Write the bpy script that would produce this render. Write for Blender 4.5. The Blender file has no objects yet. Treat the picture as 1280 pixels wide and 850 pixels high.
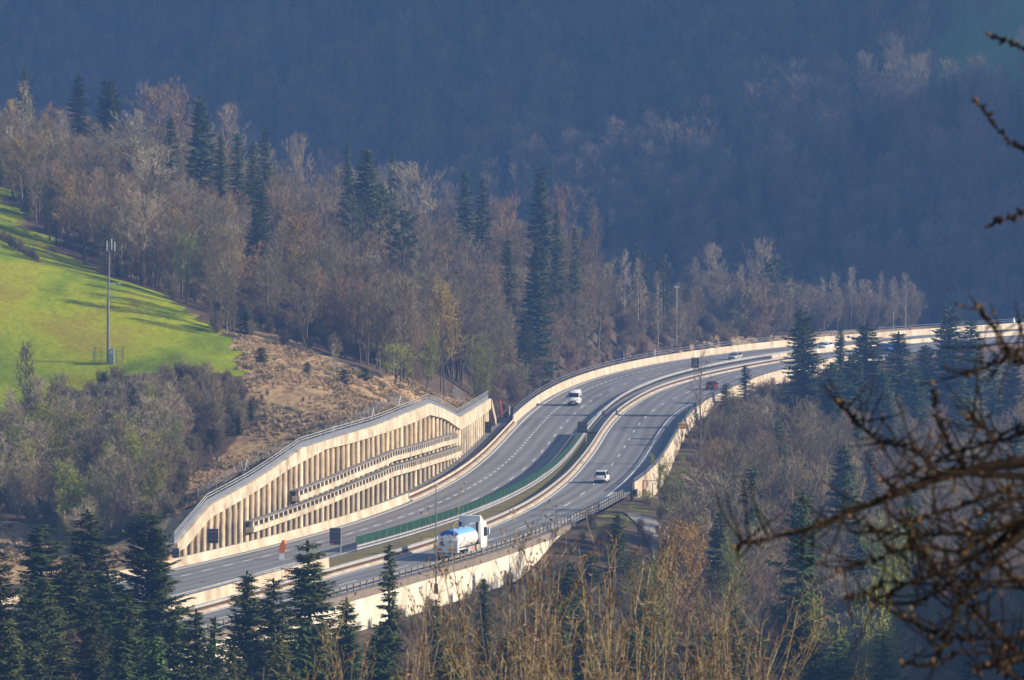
import bpy, bmesh, math, random
import numpy as np
from mathutils import Vector, Matrix
R = random.Random(7)
PI = math.pi
sc = bpy.context.scene
COL = sc.collection

# ------------------------------------------------------------------ camera model (metres; road deck is z = 0)
F_PX, Y_HOR, CAM_Z = 6300.0, 143.0, 48.0
TH = math.atan((425 - Y_HOR) / F_PX)
CT, ST = math.cos(TH), math.sin(TH)
def at(px, py, Y):
    u = (px - 640) / F_PX; v = (425 - py) / F_PX
    dy = CT + v * ST; dz = -ST + v * CT
    return (u / dy * Y, Y, CAM_Z + dz / dy * Y)
def on_z(px, py, z=0.0):
    u = (px - 640) / F_PX; v = (425 - py) / F_PX
    dy = CT + v * ST; dz = -ST + v * CT
    t = (z - CAM_Z) / dz
    return (u * t, dy * t, z)
def proj(X, Y, Z):
    zz = Z - CAM_Z
    d = Y * CT - zz * ST; up = Y * ST + zz * CT
    return 640 + F_PX * X / d, 425 - F_PX * up / d

# ------------------------------------------------------------------ object helpers
def tag(o, label=None, cat=None, group=None, kind=None):
    if label: o['label'] = label
    if cat: o['category'] = cat
    if group: o['group'] = group
    if kind: o['kind'] = kind
    return o
def thing(name, label, cat, loc=(0, 0, 0), rz=0.0, group=None, scale=None):
    o = bpy.data.objects.new(name, None); COL.objects.link(o)
    o.location = loc; o.rotation_euler = (0, 0, rz); o.empty_display_size = 0.5
    if scale is not None: o.scale = scale
    return tag(o, label, cat, group)
def part(name, me, parent, loc=None, rot=None, scale=None, label=None):
    o = bpy.data.objects.new(name, me); COL.objects.link(o); o.parent = parent
    if loc is not None: o.location = loc
    if rot is not None: o.rotation_euler = rot
    if scale is not None: o.scale = scale
    if label: o['label'] = label
    return o
def solo(name, me, label=None, cat=None, group=None, kind=None, loc=(0, 0, 0), rz=0):
    o = bpy.data.objects.new(name, me); COL.objects.link(o); o.location = loc; o.rotation_euler = (0, 0, rz)
    return tag(o, label, cat, group, kind)

class MB:
    def __init__(s): s.v = []; s.f = []; s.m = []
    def quad(s, a, b, c, d, m=0):
        n = len(s.v); s.v += [a, b, c, d]; s.f.append((n, n + 1, n + 2, n + 3)); s.m.append(m)
    def tri(s, a, b, c, m=0):
        n = len(s.v); s.v += [a, b, c]; s.f.append((n, n + 1, n + 2)); s.m.append(m)
    def box(s, c, d, rz=0.0, m=0, taper=1.0):
        n = len(s.v); hx, hy, hz = d[0] / 2, d[1] / 2, d[2] / 2; co, si = math.cos(rz), math.sin(rz)
        for z in (-hz, hz):
            k = taper if z > 0 else 1.0
            for x, y in ((-hx, -hy), (hx, -hy), (hx, hy), (-hx, hy)):
                x *= k; y *= k
                s.v.append((c[0] + x * co - y * si, c[1] + x * si + y * co, c[2] + z))
        for q in ((3, 2, 1, 0), (4, 5, 6, 7), (0, 1, 5, 4), (1, 2, 6, 5), (2, 3, 7, 6), (3, 0, 4, 7)):
            s.f.append(tuple(n + i for i in q)); s.m.append(m)
    def tube(s, p, r, n=6, m=0, cap=True):
        """p: list of points, r: list of radii"""
        base = len(s.v); P = [Vector(q) for q in p]
        for i, q in enumerate(P):
            d = (P[min(i + 1, len(P) - 1)] - P[max(i - 1, 0)])
            if d.length < 1e-9: d = Vector((0, 0, 1))
            d.normalize()
            a = d.cross(Vector((0, 0, 1)) if abs(d.z) < 0.9 else Vector((1, 0, 0))).normalized(); b = d.cross(a)
            for k in range(n):
                t = 2 * PI * k / n
                w = q + a * (math.cos(t) * r[i]) + b * (math.sin(t) * r[i]); s.v.append((w.x, w.y, w.z))
        for i in range(len(P) - 1):
            for k in range(n):
                a0 = base + i * n + k; a1 = base + i * n + (k + 1) % n
                s.f.append((a0, a1, a1 + n, a0 + n)); s.m.append(m)
        if cap:
            s.f.append(tuple(base + k for k in reversed(range(n)))); s.m.append(m)
            s.f.append(tuple(base + (len(P) - 1) * n + k for k in range(n))); s.m.append(m)
    def loft(s, rings, m=0, cap=True, closed=True):
        base = len(s.v); n = len(rings[0])
        for r in rings: s.v += [tuple(q) for q in r]
        for i in range(len(rings) - 1):
            for k in range(n if closed else n - 1):
                a0 = base + i * n + k; a1 = base + i * n + (k + 1) % n
                s.f.append((a0, a1, a1 + n, a0 + n)); s.m.append(m)
        if cap:
            s.f.append(tuple(base + k for k in reversed(range(n)))); s.m.append(m)
            s.f.append(tuple(base + (len(rings) - 1) * n + k for k in range(n))); s.m.append(m)
    def mesh(s, name, mats, smooth=False):
        me = bpy.data.meshes.new(name); me.from_pydata(s.v, [], s.f)
        mats = mats if isinstance(mats, (list, tuple)) else [mats]
        for q in mats: me.materials.append(q)
        if len(mats) > 1: me.polygons.foreach_set('material_index', s.m)
        if smooth: me.polygons.foreach_set('use_smooth', [True] * len(s.f))
        me.update(); return me

# ------------------------------------------------------------------ materials
def mat(name, col, rough=0.8, spec=0.3, noise=None, rnd=0.0, metal=0.0, col2=None, hue=0.0, stretch=None, bump=0.0, coat=0.0):
    m = bpy.data.materials.new(name); m.use_nodes = True
    nt = m.node_tree; N = nt.nodes; L = nt.links; b = N['Principled BSDF']
    b.inputs['Roughness'].default_value = rough; b.inputs['Specular IOR Level'].default_value = spec; b.inputs['Metallic'].default_value = metal
    b.inputs['Coat Weight'].default_value = coat
    b.inputs['Base Color'].default_value = (*col, 1)
    out = None
    if noise:
        tc = N.new('ShaderNodeTexCoord'); mp = N.new('ShaderNodeMapping'); L.new(tc.outputs['Object'], mp.inputs[0])
        if stretch: mp.inputs['Scale'].default_value = stretch
        nz = N.new('ShaderNodeTexNoise'); nz.inputs['Scale'].default_value = noise[0]; nz.inputs['Detail'].default_value = 5; nz.inputs['Roughness'].default_value = 0.65
        L.new(mp.outputs[0], nz.inputs['Vector'])
        if rnd:
            o2 = N.new('ShaderNodeObjectInfo'); mu = N.new('ShaderNodeMath'); mu.operation = 'MULTIPLY'; mu.inputs[1].default_value = 173.0
            L.new(o2.outputs['Random'], mu.inputs[0]); L.new(mu.outputs[0], mp.inputs['Location'])
        cr = N.new('ShaderNodeValToRGB'); c2 = col2 or tuple(c * (1 - noise[1]) for c in col)
        cr.color_ramp.elements[0].position = 0.32; cr.color_ramp.elements[0].color = (*c2, 1)
        cr.color_ramp.elements[1].position = 0.68; cr.color_ramp.elements[1].color = (*col, 1)
        L.new(nz.outputs['Fac'], cr.inputs[0]); out = cr.outputs[0]
        if bump:
            bp = N.new('ShaderNodeBump'); bp.inputs['Strength'].default_value = bump; bp.inputs['Distance'].default_value = 0.05
            L.new(nz.outputs['Fac'], bp.inputs['Height']); L.new(bp.outputs[0], b.inputs['Normal'])
    if rnd or hue:
        oi = N.new('ShaderNodeObjectInfo'); hs = N.new('ShaderNodeHueSaturation')
        mr = N.new('ShaderNodeMapRange'); mr.inputs[3].default_value = 1 - rnd; mr.inputs[4].default_value = 1 + rnd
        L.new(oi.outputs['Random'], mr.inputs[0]); L.new(mr.outputs[0], hs.inputs['Value'])
        if hue:
            ml = N.new('ShaderNodeMath'); ml.operation = 'MULTIPLY'; ml.inputs[1].default_value = 7.31
            fr = N.new('ShaderNodeMath'); fr.operation = 'FRACT'
            m2 = N.new('ShaderNodeMapRange'); m2.inputs[3].default_value = 0.5 - hue; m2.inputs[4].default_value = 0.5 + hue
            L.new(oi.outputs['Random'], ml.inputs[0]); L.new(ml.outputs[0], fr.inputs[0]); L.new(fr.outputs[0], m2.inputs[0]); L.new(m2.outputs[0], hs.inputs['Hue'])
        if out: L.new(out, hs.inputs['Color'])
        else: hs.inputs['Color'].default_value = (*col, 1)
        out = hs.outputs[0]
    if out: L.new(out, b.inputs['Base Color'])
    return m

M = {}
def asphalt_mat():
    m = bpy.data.materials.new('asphalt'); m.use_nodes = True; N = m.node_tree.nodes; L = m.node_tree.links; b = N['Principled BSDF']; b.inputs['Roughness'].default_value = .8; b.inputs['Specular IOR Level'].default_value = .3
    uv = N.new('ShaderNodeAttribute'); uv.attribute_name = 'along'          # (offset across the carriageway, distance along it)
    sx = N.new('ShaderNodeSeparateXYZ'); L.new(uv.outputs['Vector'], sx.inputs[0])
    def math_(op, a, b_=None, c=None):
        n = N.new('ShaderNodeMath'); n.operation = op
        for k, q in enumerate((a, b_, c)):
            if q is None: continue
            if isinstance(q, (int, float)): n.inputs[k].default_value = q
            else: L.new(q, n.inputs[k])
        return n.outputs[0]
    def noise(scale, sx_, sy_, det=4):
        mp = N.new('ShaderNodeMapping'); mp.inputs['Scale'].default_value = (sx_, sy_, 1); L.new(uv.outputs['Vector'], mp.inputs[0])
        n = N.new('ShaderNodeTexNoise'); n.inputs['Scale'].default_value = scale; n.inputs['Detail'].default_value = det; L.new(mp.outputs[0], n.inputs['Vector']); return n.outputs['Fac']
    track = math_('COSINE', math_('MULTIPLY', sx.outputs['X'], 2 * math.pi / 1.78))           # darker wheel paths, paler between
    f = math_('ADD', math_('MULTIPLY', track, .15), 1.0)
    f = math_('ADD', f, math_('MULTIPLY_ADD', noise(1, .8, .02), 0.7, -.35))
    f = math_('ADD', f, math_('MULTIPLY_ADD', noise(3, 1, .5), .24, -.12))
    patch = math_('GREATER_THAN', noise(1, .16, .012, 1), .575)                                # long resurfaced patches
    f = math_('SUBTRACT', f, math_('MULTIPLY', patch, .14))
    joint = math_('LESS_THAN', math_('ABSOLUTE', math_('SUBTRACT', math_('MODULO', math_('ADD', sx.outputs['Y'], 31), 58), 29)), .22)
    f = math_('SUBTRACT', f, math_('MULTIPLY', joint, .42))
    mx = N.new('ShaderNodeMix'); mx.data_type = 'RGBA'; mx.blend_type = 'MULTIPLY'; mx.inputs['Factor'].default_value = 1; mx.inputs['A'].default_value = (.215, .213, .215, 1)
    cb = N.new('ShaderNodeCombineXYZ'); [L.new(f, cb.inputs[k]) for k in range(3)]; L.new(cb.outputs[0], mx.inputs['B']); L.new(mx.outputs['Result'], b.inputs['Base Color'])
    return m
M['asphalt'] = asphalt_mat()
M['line'] = mat('road_paint', (0.8, 0.8, 0.8), 0.6, noise=(1.5, 0.25))
M['concrete'] = mat('cream_concrete', (0.64, 0.56, 0.44), 0.85, noise=(0.6, 0.42), stretch=(1, 0.6, 0.25), col2=(0.36, 0.28, 0.20))
M['pile'] = mat('pile_concrete', (0.60, 0.52, 0.39), 0.85, noise=(1.3, 0.4), rnd=0.32, stretch=(0.35, 0.35, 2.6), col2=(0.36, 0.29, 0.20))
M['beam'] = mat('beam_concrete', (0.68, 0.60, 0.47), 0.85, noise=(0.7, 0.35), stretch=(1, 0.7, 0.5), col2=(0.30, 0.235, 0.165))
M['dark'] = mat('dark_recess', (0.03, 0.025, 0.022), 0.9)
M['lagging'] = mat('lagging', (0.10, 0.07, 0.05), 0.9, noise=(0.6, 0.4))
M['greyconc'] = mat('grey_concrete', (0.26, 0.25, 0.24), 0.85, noise=(0.7, 0.4))
M['brownconc'] = mat('weathered_edge', (0.24, 0.2, 0.17), 0.85, noise=(0.7, 0.35))
M['white_wall'] = mat('pale_wall', (0.80, 0.75, 0.66), 0.7, noise=(0.5, 0.25), stretch=(1, .6, 0.3), col2=(0.50, 0.43, 0.33))
M['galv'] = mat('galvanised', (0.46, 0.46, 0.46), 0.5, 0.5, (0.8, 0.25), metal=0.25)
M['dark_brown'] = mat('brown_steel', (0.10, 0.05, 0.03), 0.8, noise=(0.8, 0.4))
M['railgrey'] = mat('rail_sheet', (0.17, 0.19, 0.24), 0.6, noise=(0.5, 0.2))
M['green'] = mat('green_screen', (0.010, 0.062, 0.034), 0.55, noise=(0.3, 0.3))
M['grass'] = mat('verge_grass', (0.22, 0.19, 0.05), 0.9, noise=(0.35, 0.4), col2=(0.13, 0.10, 0.05))
M['wire'] = mat('fence_wire', (0.42, 0.40, 0.37), 0.6)
M['post'] = mat('fence_post', (0.5, 0.48, 0.45), 0.7)
M['signback'] = mat('sign_back', (0.075, 0.08, 0.10), 0.6, noise=(1.5, 0.25))
M['bluesign'] = mat('blue_sign', (0.03, 0.07, 0.19), 0.5)
M['orange'] = mat('orange_paint', (0.80, 0.22, 0.02), 0.5)
M['red'] = mat('red_paint', (0.55, 0.07, 0.03), 0.5)
M['yellow'] = mat('yellow_sign', (0.95, 0.46, 0.0), 0.5)
M['white'] = mat('white_paint', (0.82, 0.82, 0.82), 0.3, 0.5, coat=0.3)
M['silver'] = mat('silver_paint', (0.52, 0.50, 0.46), 0.3, 0.5, metal=0.3, coat=0.4)
M['maroon'] = mat('dark_red_paint', (0.16, 0.015, 0.02), 0.3, 0.5, coat=0.4)
M['blue'] = mat('blue_paint', (0.02, 0.10, 0.42), 0.35, 0.5, coat=0.4)
M['lightblue'] = mat('light_blue_paint', (0.20, 0.47, 0.80), 0.35, 0.5)
M['glass'] = mat('vehicle_glass', (0.012, 0.018, 0.03), 0.08, 0.7)
M['tyre'] = mat('tyre', (0.02, 0.02, 0.02), 0.9)
M['rim'] = mat('wheel_rim', (0.4, 0.4, 0.42), 0.35, metal=0.6)
M['plastic'] = mat('black_plastic', (0.025, 0.025, 0.028), 0.6)
M['tail'] = mat('tail_lamp', (0.55, 0.02, 0.015), 0.3, 0.6)
M['lamp'] = mat('clear_lamp', (0.75, 0.76, 0.78), 0.15, 0.6)
M['mastgrey'] = mat('mast_steel', (0.22, 0.23, 0.24), 0.5, metal=0.2, noise=(0.5, 0.3))
M['mastwhite'] = mat('mast_antenna', (0.75, 0.76, 0.78), 0.5)
# vegetation
M['bark'] = mat('grey_bark', (0.17, 0.14, 0.11), 0.9, 0.1, (0.9, 0.4), rnd=0.28, hue=0.012)
M['twig'] = mat('brown_twigs', (0.25, 0.205, 0.12), 0.9, 0.1, (0.35, 0.25), rnd=0.28, hue=0.02)
M['twig_red'] = mat('reddish_twigs', (0.30, 0.205, 0.115), 0.9, 0.1, (0.3, 0.25), rnd=0.2, hue=0.012)
M['twig_pale'] = mat('pale_twigs', (0.38, 0.32, 0.215), 0.9, 0.1, (0.3, 0.25), rnd=0.18, hue=0.01)
M['bud_green'] = mat('green_buds', (0.30, 0.31, 0.06), 0.8, 0.15, (0.3, 0.3), rnd=0.2, hue=0.02)
M['bud_gold'] = mat('golden_buds', (0.42, 0.29, 0.085), 0.8, 0.15, (0.3, 0.3), rnd=0.2, hue=0.015)
M['birch'] = mat('birch_bark', (0.45, 0.42, 0.38), 0.8, 0.1, (1.2, 0.5), stretch=(1, 1, 0.6))
M['needle'] = mat('spruce_needles', (0.112, 0.148, 0.034), 0.75, 0.15, (0.25, 0.45), rnd=0.35, hue=0.03, col2=(0.036, 0.058, 0.018))
M['needle_pale'] = mat('yellowish_needles', (0.13, 0.15, 0.05), 0.75, 0.15, (0.25, 0.4), rnd=0.2, hue=0.02)
M['sbark'] = mat('spruce_bark', (0.11, 0.085, 0.07), 0.9, 0.1, (0.9, 0.4))
M['sap'] = mat('sapling_bark', (0.40, 0.325, 0.20), 0.8, 0.15, (4.0, 0.45), rnd=0.25, hue=0.015, col2=(0.15, 0.10, 0.05))
M['bud_red'] = mat('russet_buds', (0.17, 0.085, 0.045), 0.7, 0.2, (6.0, 0.5), rnd=0.2)
M['larch'] = mat('larch_bark', (0.040, 0.027, 0.014), 0.95, 0.03, (14.0, 0.5), col2=(0.009, 0.007, 0.007))
M['bud_orange'] = mat('orange_buds', (0.24, 0.13, 0.04), 0.7, 0.2, (9.0, 0.5))

# ------------------------------------------------------------------ road geometry: everything is measured from the uphill edge line of the far carriageway
_FL = [-16.411, 22.169, 14.793, -20.463, 45.943, -1.006, 17.29, -0.536]
_D = np.polyder(_FL)
def Fl(Y):
    Y = np.asarray(Y, float); Yc = np.clip(Y, 535., 1115.)
    t = (Yc - 750) / 300; x = np.polyval(_FL, t); s = np.polyval(_D, t) / 300
    s = np.where(Y < 535, 0.32, np.where(Y > 1115, 0.78, s))
    return x + s * (Y - Yc)
def slope(Y): return (Fl(np.asarray(Y, float) + 2) - Fl(np.asarray(Y, float) - 2)) / 4
def off(Y, d): return Fl(Y) + d * np.sqrt(1 + slope(Y) ** 2)
_YS = np.arange(300., 1400., 2.)
def smooth_fn(pts, win=25):
    y = np.interp(_YS, [p[0] for p in pts], [p[1] for p in pts]); k = np.hanning(win); k /= k.sum()
    y = np.convolve(np.pad(y, win // 2, mode='edge'), k, 'valid')
    return lambda Y: np.interp(Y, _YS, y)
o_inner = smooth_fn([(300, 10.6), (760, 10.6), (850, 11.3), (905, 12.2), (960, 13.2), (1040, 13.5), (1400, 13.0)])
o_Nl = smooth_fn([(300, 21), (487, 20), (522, 18.7), (556, 17.7), (601, 16.5), (645, 15.1), (690, 14.4), (761, 14.3), (800, 14.6), (844, 15.6), (878, 16.5), (905, 17.8), (944, 20), (975, 21), (1040, 20.5), (1400, 20)])
o_Nr = smooth_fn([(300, 28), (522, 25.5), (556, 24.6), (601, 23.3), (645, 22.1), (690, 21.7), (761, 22.1), (800, 22.7), (844, 24.5), (878, 27), (905, 28.2), (975, 30), (1400, 29.5)])
o_E = smooth_fn([(300, 29.5), (505, 26.6), (545, 26.0), (570, 25.3), (605, 24.6), (655, 24.6), (724, 24.7), (761, 25.2), (797, 25.9), (828, 27), (864, 29.2), (913, 30.6), (931, 31.6), (1000, 32.5), (1400, 32)])
def X_of(o): return (lambda Y: off(Y, o(Y)))
Wx = lambda Y: off(Y, -4.25)
Ex = X_of(o_E)

# wall top / cap underside heights from the measured outline
def wall_z(px, py):
    Ys = np.arange(535., 800., 0.5); Xs = Wx(Ys); q, _ = proj(Xs, Ys, 5.0)
    i = int(np.argmin(abs(q - px))); return Ys[i], at(px, py, Ys[i])[2]
CAP = [wall_z(*p) for p in [(214, 679), (255.5, 631), (309.5, 602), (372, 559.5), (418, 545), (465.8, 531), (500, 517), (531.5, 504), (545, 509), (569, 521.6), (590, 509), (608, 498)]]
CAPB = [wall_z(*p) for p in [(214, 690), (223.5, 685), (255.5, 647), (309.5, 616), (356.5, 585), (400, 561.6), (428, 554.8), (531.5, 518.8), (550, 523.5), (570, 537), (589.5, 525.5), (606.8, 512)]]
Y0W, Y1W = CAP[0][0], CAP[-1][0]
def captop(Y): return np.interp(Y, [c[0] for c in CAP], [c[1] for c in CAP])
def capbot(Y): return np.interp(Y, [c[0] for c in CAPB], [c[1] for c in CAPB])

# ------------------------------------------------------------------ terrain
def P3(px, py, Y): return at(px, py, Y)
CTRL = [P3(0, 250, 850), P3(60, 320, 800), P3(200, 374, 760), P3(290, 432, 730), P3(0, 330, 765), P3(0, 420, 720), P3(0, 500, 680), P3(135, 452, 700), P3(60, 470, 692), P3(210, 450, 700),
        P3(280, 455, 692), P3(10, 600, 640), P3(150, 560, 645), P3(240, 530, 655), P3(330, 480, 675), P3(400, 442, 730), P3(470, 490, 705), P3(560, 478, 745), P3(430, 500, 668), P3(200, 640, 585),
        P3(100, 655, 582), P3(20, 690, 570), (-60, 520, 1), (-85, 460, 2), (-75, 560, 4), (-120, 560, 10), (-130, 680, 22), (-150, 850, 44), (-90, 930, 37), (-50, 930, 27), (-25, 940, 21), (5, 985, 14), (30, 1040, 3),
        (-6, 790, 2), (4, 850, 2), (12, 910, 1.5), (30, 980, 1), (55, 1040, 1), (80, 1090, 1.0), (110, 1135, 1), (70, 1130, -1), (20, 1120, 0), (-60, 1060, 30), (-150, 1060, 50), (-40, 1160, 10), (60, 1180, -6), (160, 1200, -3), (-150, 1200, 30),
        (-20, 830, 9), (-8, 880, 9), (-250, 700, 40), (-300, 900, 70), (-250, 500, 20), (-300, 1150, 60), (200, 1260, -3)]
CTRL = np.array(CTRL)
def _tps(r2): return np.where(r2 > 0, r2 * np.log(r2 + 1e-9), 0)
_P = CTRL[:, :2] / 100; _n = len(_P)
_K = _tps(((_P[:, None] - _P[None]) ** 2).sum(-1)) + np.eye(_n) * 0.05
_A = np.zeros((_n + 3, _n + 3)); _A[:_n, :_n] = _K; _A[:_n, _n] = 1; _A[:_n, _n + 1:] = _P; _A[_n, :_n] = 1; _A[_n + 1:, :_n] = _P.T
_S = np.linalg.solve(_A, np.concatenate([CTRL[:, 2], [0, 0, 0]]))
def zL(X, Y):
    q = np.stack([np.ravel(X), np.ravel(Y)], 1) / 100
    k = _tps(((q[:, None] - _P[None]) ** 2).sum(-1))
    return (k @ _S[:_n] + _S[_n] + q @ _S[_n + 1:]).reshape(np.shape(X))
def sstep(t): t = np.clip(t, 0, 1); return t * t * (3 - 2 * t)
def wav(X, Y, s, ph=0.0): return np.sin(X / s + 1.3 * np.sin(Y / s * 0.7 + ph)) * np.cos(Y / s * 0.83 + 0.6 * ph)
def ground(X, Y):
    X = np.asarray(X, float); Y = np.asarray(Y, float)
    w, e = Wx(Y), Ex(Y)
    # uphill side
    onwall = sstep((Y - (Y0W - 1)) / 3) * (1 - sstep((Y - (Y1W + 1)) / 8))
    base = onwall * (captop(Y) - 0.35)
    tl = w - X
    zl = zL(X, Y) + 0.35 * wav(X, Y, 9) + 0.15 * wav(X, Y, 3.7, 1.0)
    k = sstep(tl / np.where(onwall > 0.5, 16., 14.))
    left = base * (1 - k) + zl * k
    # valley side
    tr = X - e
    has_wall = 1 - sstep((Y - 556) / 32) * (1 - sstep((Y - 634) / 6))
    drop0 = has_wall * np.interp(Y, [600, 640, 700, 770], [3.6, 2.5, 2.5, 1.1]) + 0.25
    bottom = 14.0
    kr = sstep(tr / 45.)
    val = -(drop0 * (1 - kr) + bottom * kr) + np.clip(tr, 0, 10) / 10 * 0.5 * wav(X, Y, 12, 2.0)
    cam = np.interp(Y, [-300, 0, 20, 60, 120, 200, 260, 330, 400, 2000], [90, 46, 43.8, 38.2, 27, 10, -1, -11, -14.5, -14.5]) + np.clip(abs(Y) / 60, 0, 1) * 0.6 * wav(X, Y, 8, 0.5)
    spur = -14 + 62 * sstep((X - 72 - 0.18 * (Y - 410)) / 60) * sstep((Y - 180) / 90) * (1 - sstep((Y - 520) / 70))  # unseen rise added beside the view to shade the lower valley
    right = np.maximum(np.maximum(val, cam), spur)
    z = np.where(X < w, left, np.where(X > e, right, -0.35))
    z = np.where((X < Fl(Y) - 0.2) & (X >= w), -0.04 + 0.0 * z, z)
    return z
def gz(x, y): return float(ground(np.array([x]), np.array([y]))[0])

def inpoly(px, py, poly):
    px = np.asarray(px); ins = np.zeros(px.shape, bool); n = len(poly)
    for i in range(n):
        x0, y0 = poly[i]; x1, y1 = poly[(i + 1) % n]
        c = ((y0 > py) != (y1 > py)) & (px < (x1 - x0) * (py - y0) / ((y1 - y0) if y1 != y0 else 1e-9) + x0)
        ins ^= c
    return ins

def build_terrain():
    Ys = np.concatenate([np.arange(-80, 520, 8.), np.arange(520, 800, 2.), np.arange(800, 1290, 4.)])
    lo = [0, 0.3, 1.0, 2, 3, 4.5] + list(np.arange(6, 70, 2.5)) + list(np.arange(70, 260, 8))
    ro = [0, 0.3, 1.0, 2, 3.5, 5] + list(np.arange(7, 70, 3.)) + list(np.arange(70, 330, 9))
    cols = []
    for Y in Ys:
        w, e, fl = float(Wx(Y)), float(Ex(Y)), float(Fl(Y))
        row = [w - d - 0.01 for d in reversed(lo)] + [w + 0.02, fl - 0.25, fl - 0.05, (fl * 2 + e) / 3, (fl + 2 * e) / 3, e - 0.05] + [e + d + 0.01 for d in ro]
        cols.append(row)
    X = np.array(cols); Yg = np.repeat(Ys[:, None], X.shape[1], 1)
    Z = ground(X, Yg)
    nr, nc = X.shape
    v = np.stack([X, Yg, Z], -1).reshape(-1, 3)
    idx = np.arange(nr * nc).reshape(nr, nc)
    f = np.stack([idx[:-1, :-1], idx[:-1, 1:], idx[1:, 1:], idx[1:, :-1]], -1).reshape(-1, 4)
    me = bpy.data.meshes.new('ground'); me.from_pydata(v.tolist(), [], f.tolist()); me.polygons.foreach_set('use_smooth', [True] * len(f))
    # ground cover masks: which places are meadow, which are dry hillside grass
    px, py = proj(v[:, 0], v[:, 1], v[:, 2])
    left = (v[:, 0] < Wx(v[:, 1]))
    mead = inpoly(px, py, [(-900, 120), (0, 226), (58, 306), (130, 344), (200, 366), (292, 426), (302, 470), (230, 462), (140, 470), (60, 520), (30, 556), (-300, 570), (-900, 600)]) & left & (v[:, 1] > 560)
    dry = inpoly(px, py, [(288, 410), (345, 418), (430, 454), (480, 472), (570, 460), (640, 520), (560, 520), (520, 510), (380, 545), (240, 640), (190, 660), (235, 600), (330, 525), (300, 475)]) & left & (v[:, 1] > 540) & (v[:, 1] < 800)
    dry |= inpoly(px, py, [(-200, 640), (60, 655), (200, 645), (215, 700), (100, 730), (-200, 740)]) & left & (v[:, 1] < 620)
    dry |= inpoly(px, py, [(840, 440), (925, 412), (1000, 425), (1060, 405), (1150, 400), (1165, 420), (1000, 436), (880, 445)]) & left
    verge = 0.30 * ((~left) & (v[:, 0] > Ex(v[:, 1])) & (v[:, 0] < Ex(v[:, 1]) + 34) & (v[:, 1] > 490) & (v[:, 1] < 640)) + 0.14 * ((~left) & (v[:, 0] > Ex(v[:, 1])) & inpoly(px, py, [(735, 655), (768, 628), (800, 628), (822, 640), (800, 662), (750, 676)]) & (v[:, 1] > 560) & (v[:, 1] < 650))
    strip = left & (v[:, 0] > Wx(v[:, 1]) - 3.0) & (v[:, 1] > 540) & (v[:, 1] < 775)
    a = me.attributes.new('meadow', 'FLOAT', 'POINT'); a.data.foreach_set('value', np.maximum(mead, verge).astype(np.float32))
    a = me.attributes.new('dry', 'FLOAT', 'POINT'); a.data.foreach_set('value', (dry | strip).astype(np.float32))
    m = bpy.data.materials.new('ground_cover'); m.use_nodes = True; nt = m.node_tree; N = nt.nodes; L = nt.links; b = N['Principled BSDF']
    b.inputs['Roughness'].default_value = 0.95; b.inputs['Specular IOR Level'].default_value = 0.1
    tc = N.new('ShaderNodeTexCoord')
    def nz(scale, det=6, st=None):
        n = N.new('ShaderNodeTexNoise'); n.inputs['Scale'].default_value = scale; n.inputs['Detail'].default_value = det; n.inputs['Roughness'].default_value = 0.65
        mp = N.new('ShaderNodeMapping'); L.new(tc.outputs['Object'], mp.inputs[0]); L.new(mp.outputs[0], n.inputs['Vector'])
        if st: mp.inputs['Scale'].default_value = st
        return n.outputs['Fac']
    def ramp(fac, *stops):
        r = N.new('ShaderNodeValToRGB'); e = r.color_ramp.elements
        e[0].position, e[0].color = stops[0][0], (*stops[0][1], 1); e[1].position, e[1].color = stops[-1][0], (*stops[-1][1], 1)
        for s in stops[1:-1]:
            q = e.new(s[0]); q.color = (*s[1], 1)
        L.new(fac, r.inputs[0]); return r.outputs[0]
    litter = ramp(nz(0.35), (0.3, (0.06, 0.045, 0.032)), (0.7, (0.15, 0.105, 0.07)))
    dryc = ramp(nz(0.30, 8, (1, 0.30, 1)), (0.34, (0.10, 0.07, 0.045)), (0.43, (0.29, 0.19, 0.105)), (0.54, (0.47, 0.325, 0.175)), (0.66, (0.19, 0.17, 0.07)))
    meadc = ramp(nz(0.075, 10, (1, 0.30, 1)), (0.34, (0.11, 0.16, 0.003)), (0.44, (0.19, 0.26, 0.003)), (0.53, (0.29, 0.33, 0.003)), (0.64, (0.28, 0.25, 0.02)))
    def mix(f, a, bb):
        x = N.new('ShaderNodeMix'); x.data_type = 'RGBA'; L.new(f, x.inputs['Factor']); L.new(a, x.inputs['A']); L.new(bb, x.inputs['B']); return x.outputs['Result']
    def mask(name):
        at_ = N.new('ShaderNodeAttribute'); at_.attribute_name = name
        ad = N.new('ShaderNodeMath'); ad.operation = 'MULTIPLY_ADD'; L.new(nz(0.25), ad.inputs[0]); ad.inputs[1].default_value = 0.7; ad.inputs[2].default_value = -0.35
        sm = N.new('ShaderNodeMath'); sm.operation = 'ADD'; L.new(at_.outputs['Fac'], sm.inputs[0]); L.new(ad.outputs[0], sm.inputs[1])
        mr = N.new('ShaderNodeMapRange'); mr.inputs[1].default_value = 0.4; mr.inputs[2].default_value = 0.6; L.new(sm.outputs[0], mr.inputs[0]); return mr.outputs[0]
    c = mix(mask('dry'), litter, dryc); c = mix(mask('meadow'), c, meadc)
    fine = ramp(nz(1.6, 9, (1, .3, 1)), (.30, (.74, .74, .72)), (.70, (1.16, 1.15, 1.1))); mm = N.new('ShaderNodeMix'); mm.data_type = 'RGBA'; mm.blend_type = 'MULTIPLY'; mm.inputs['Factor'].default_value = 1; L.new(c, mm.inputs['A']); L.new(fine, mm.inputs['B']); c = mm.outputs['Result']
    L.new(c, b.inputs['Base Color'])
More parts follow.
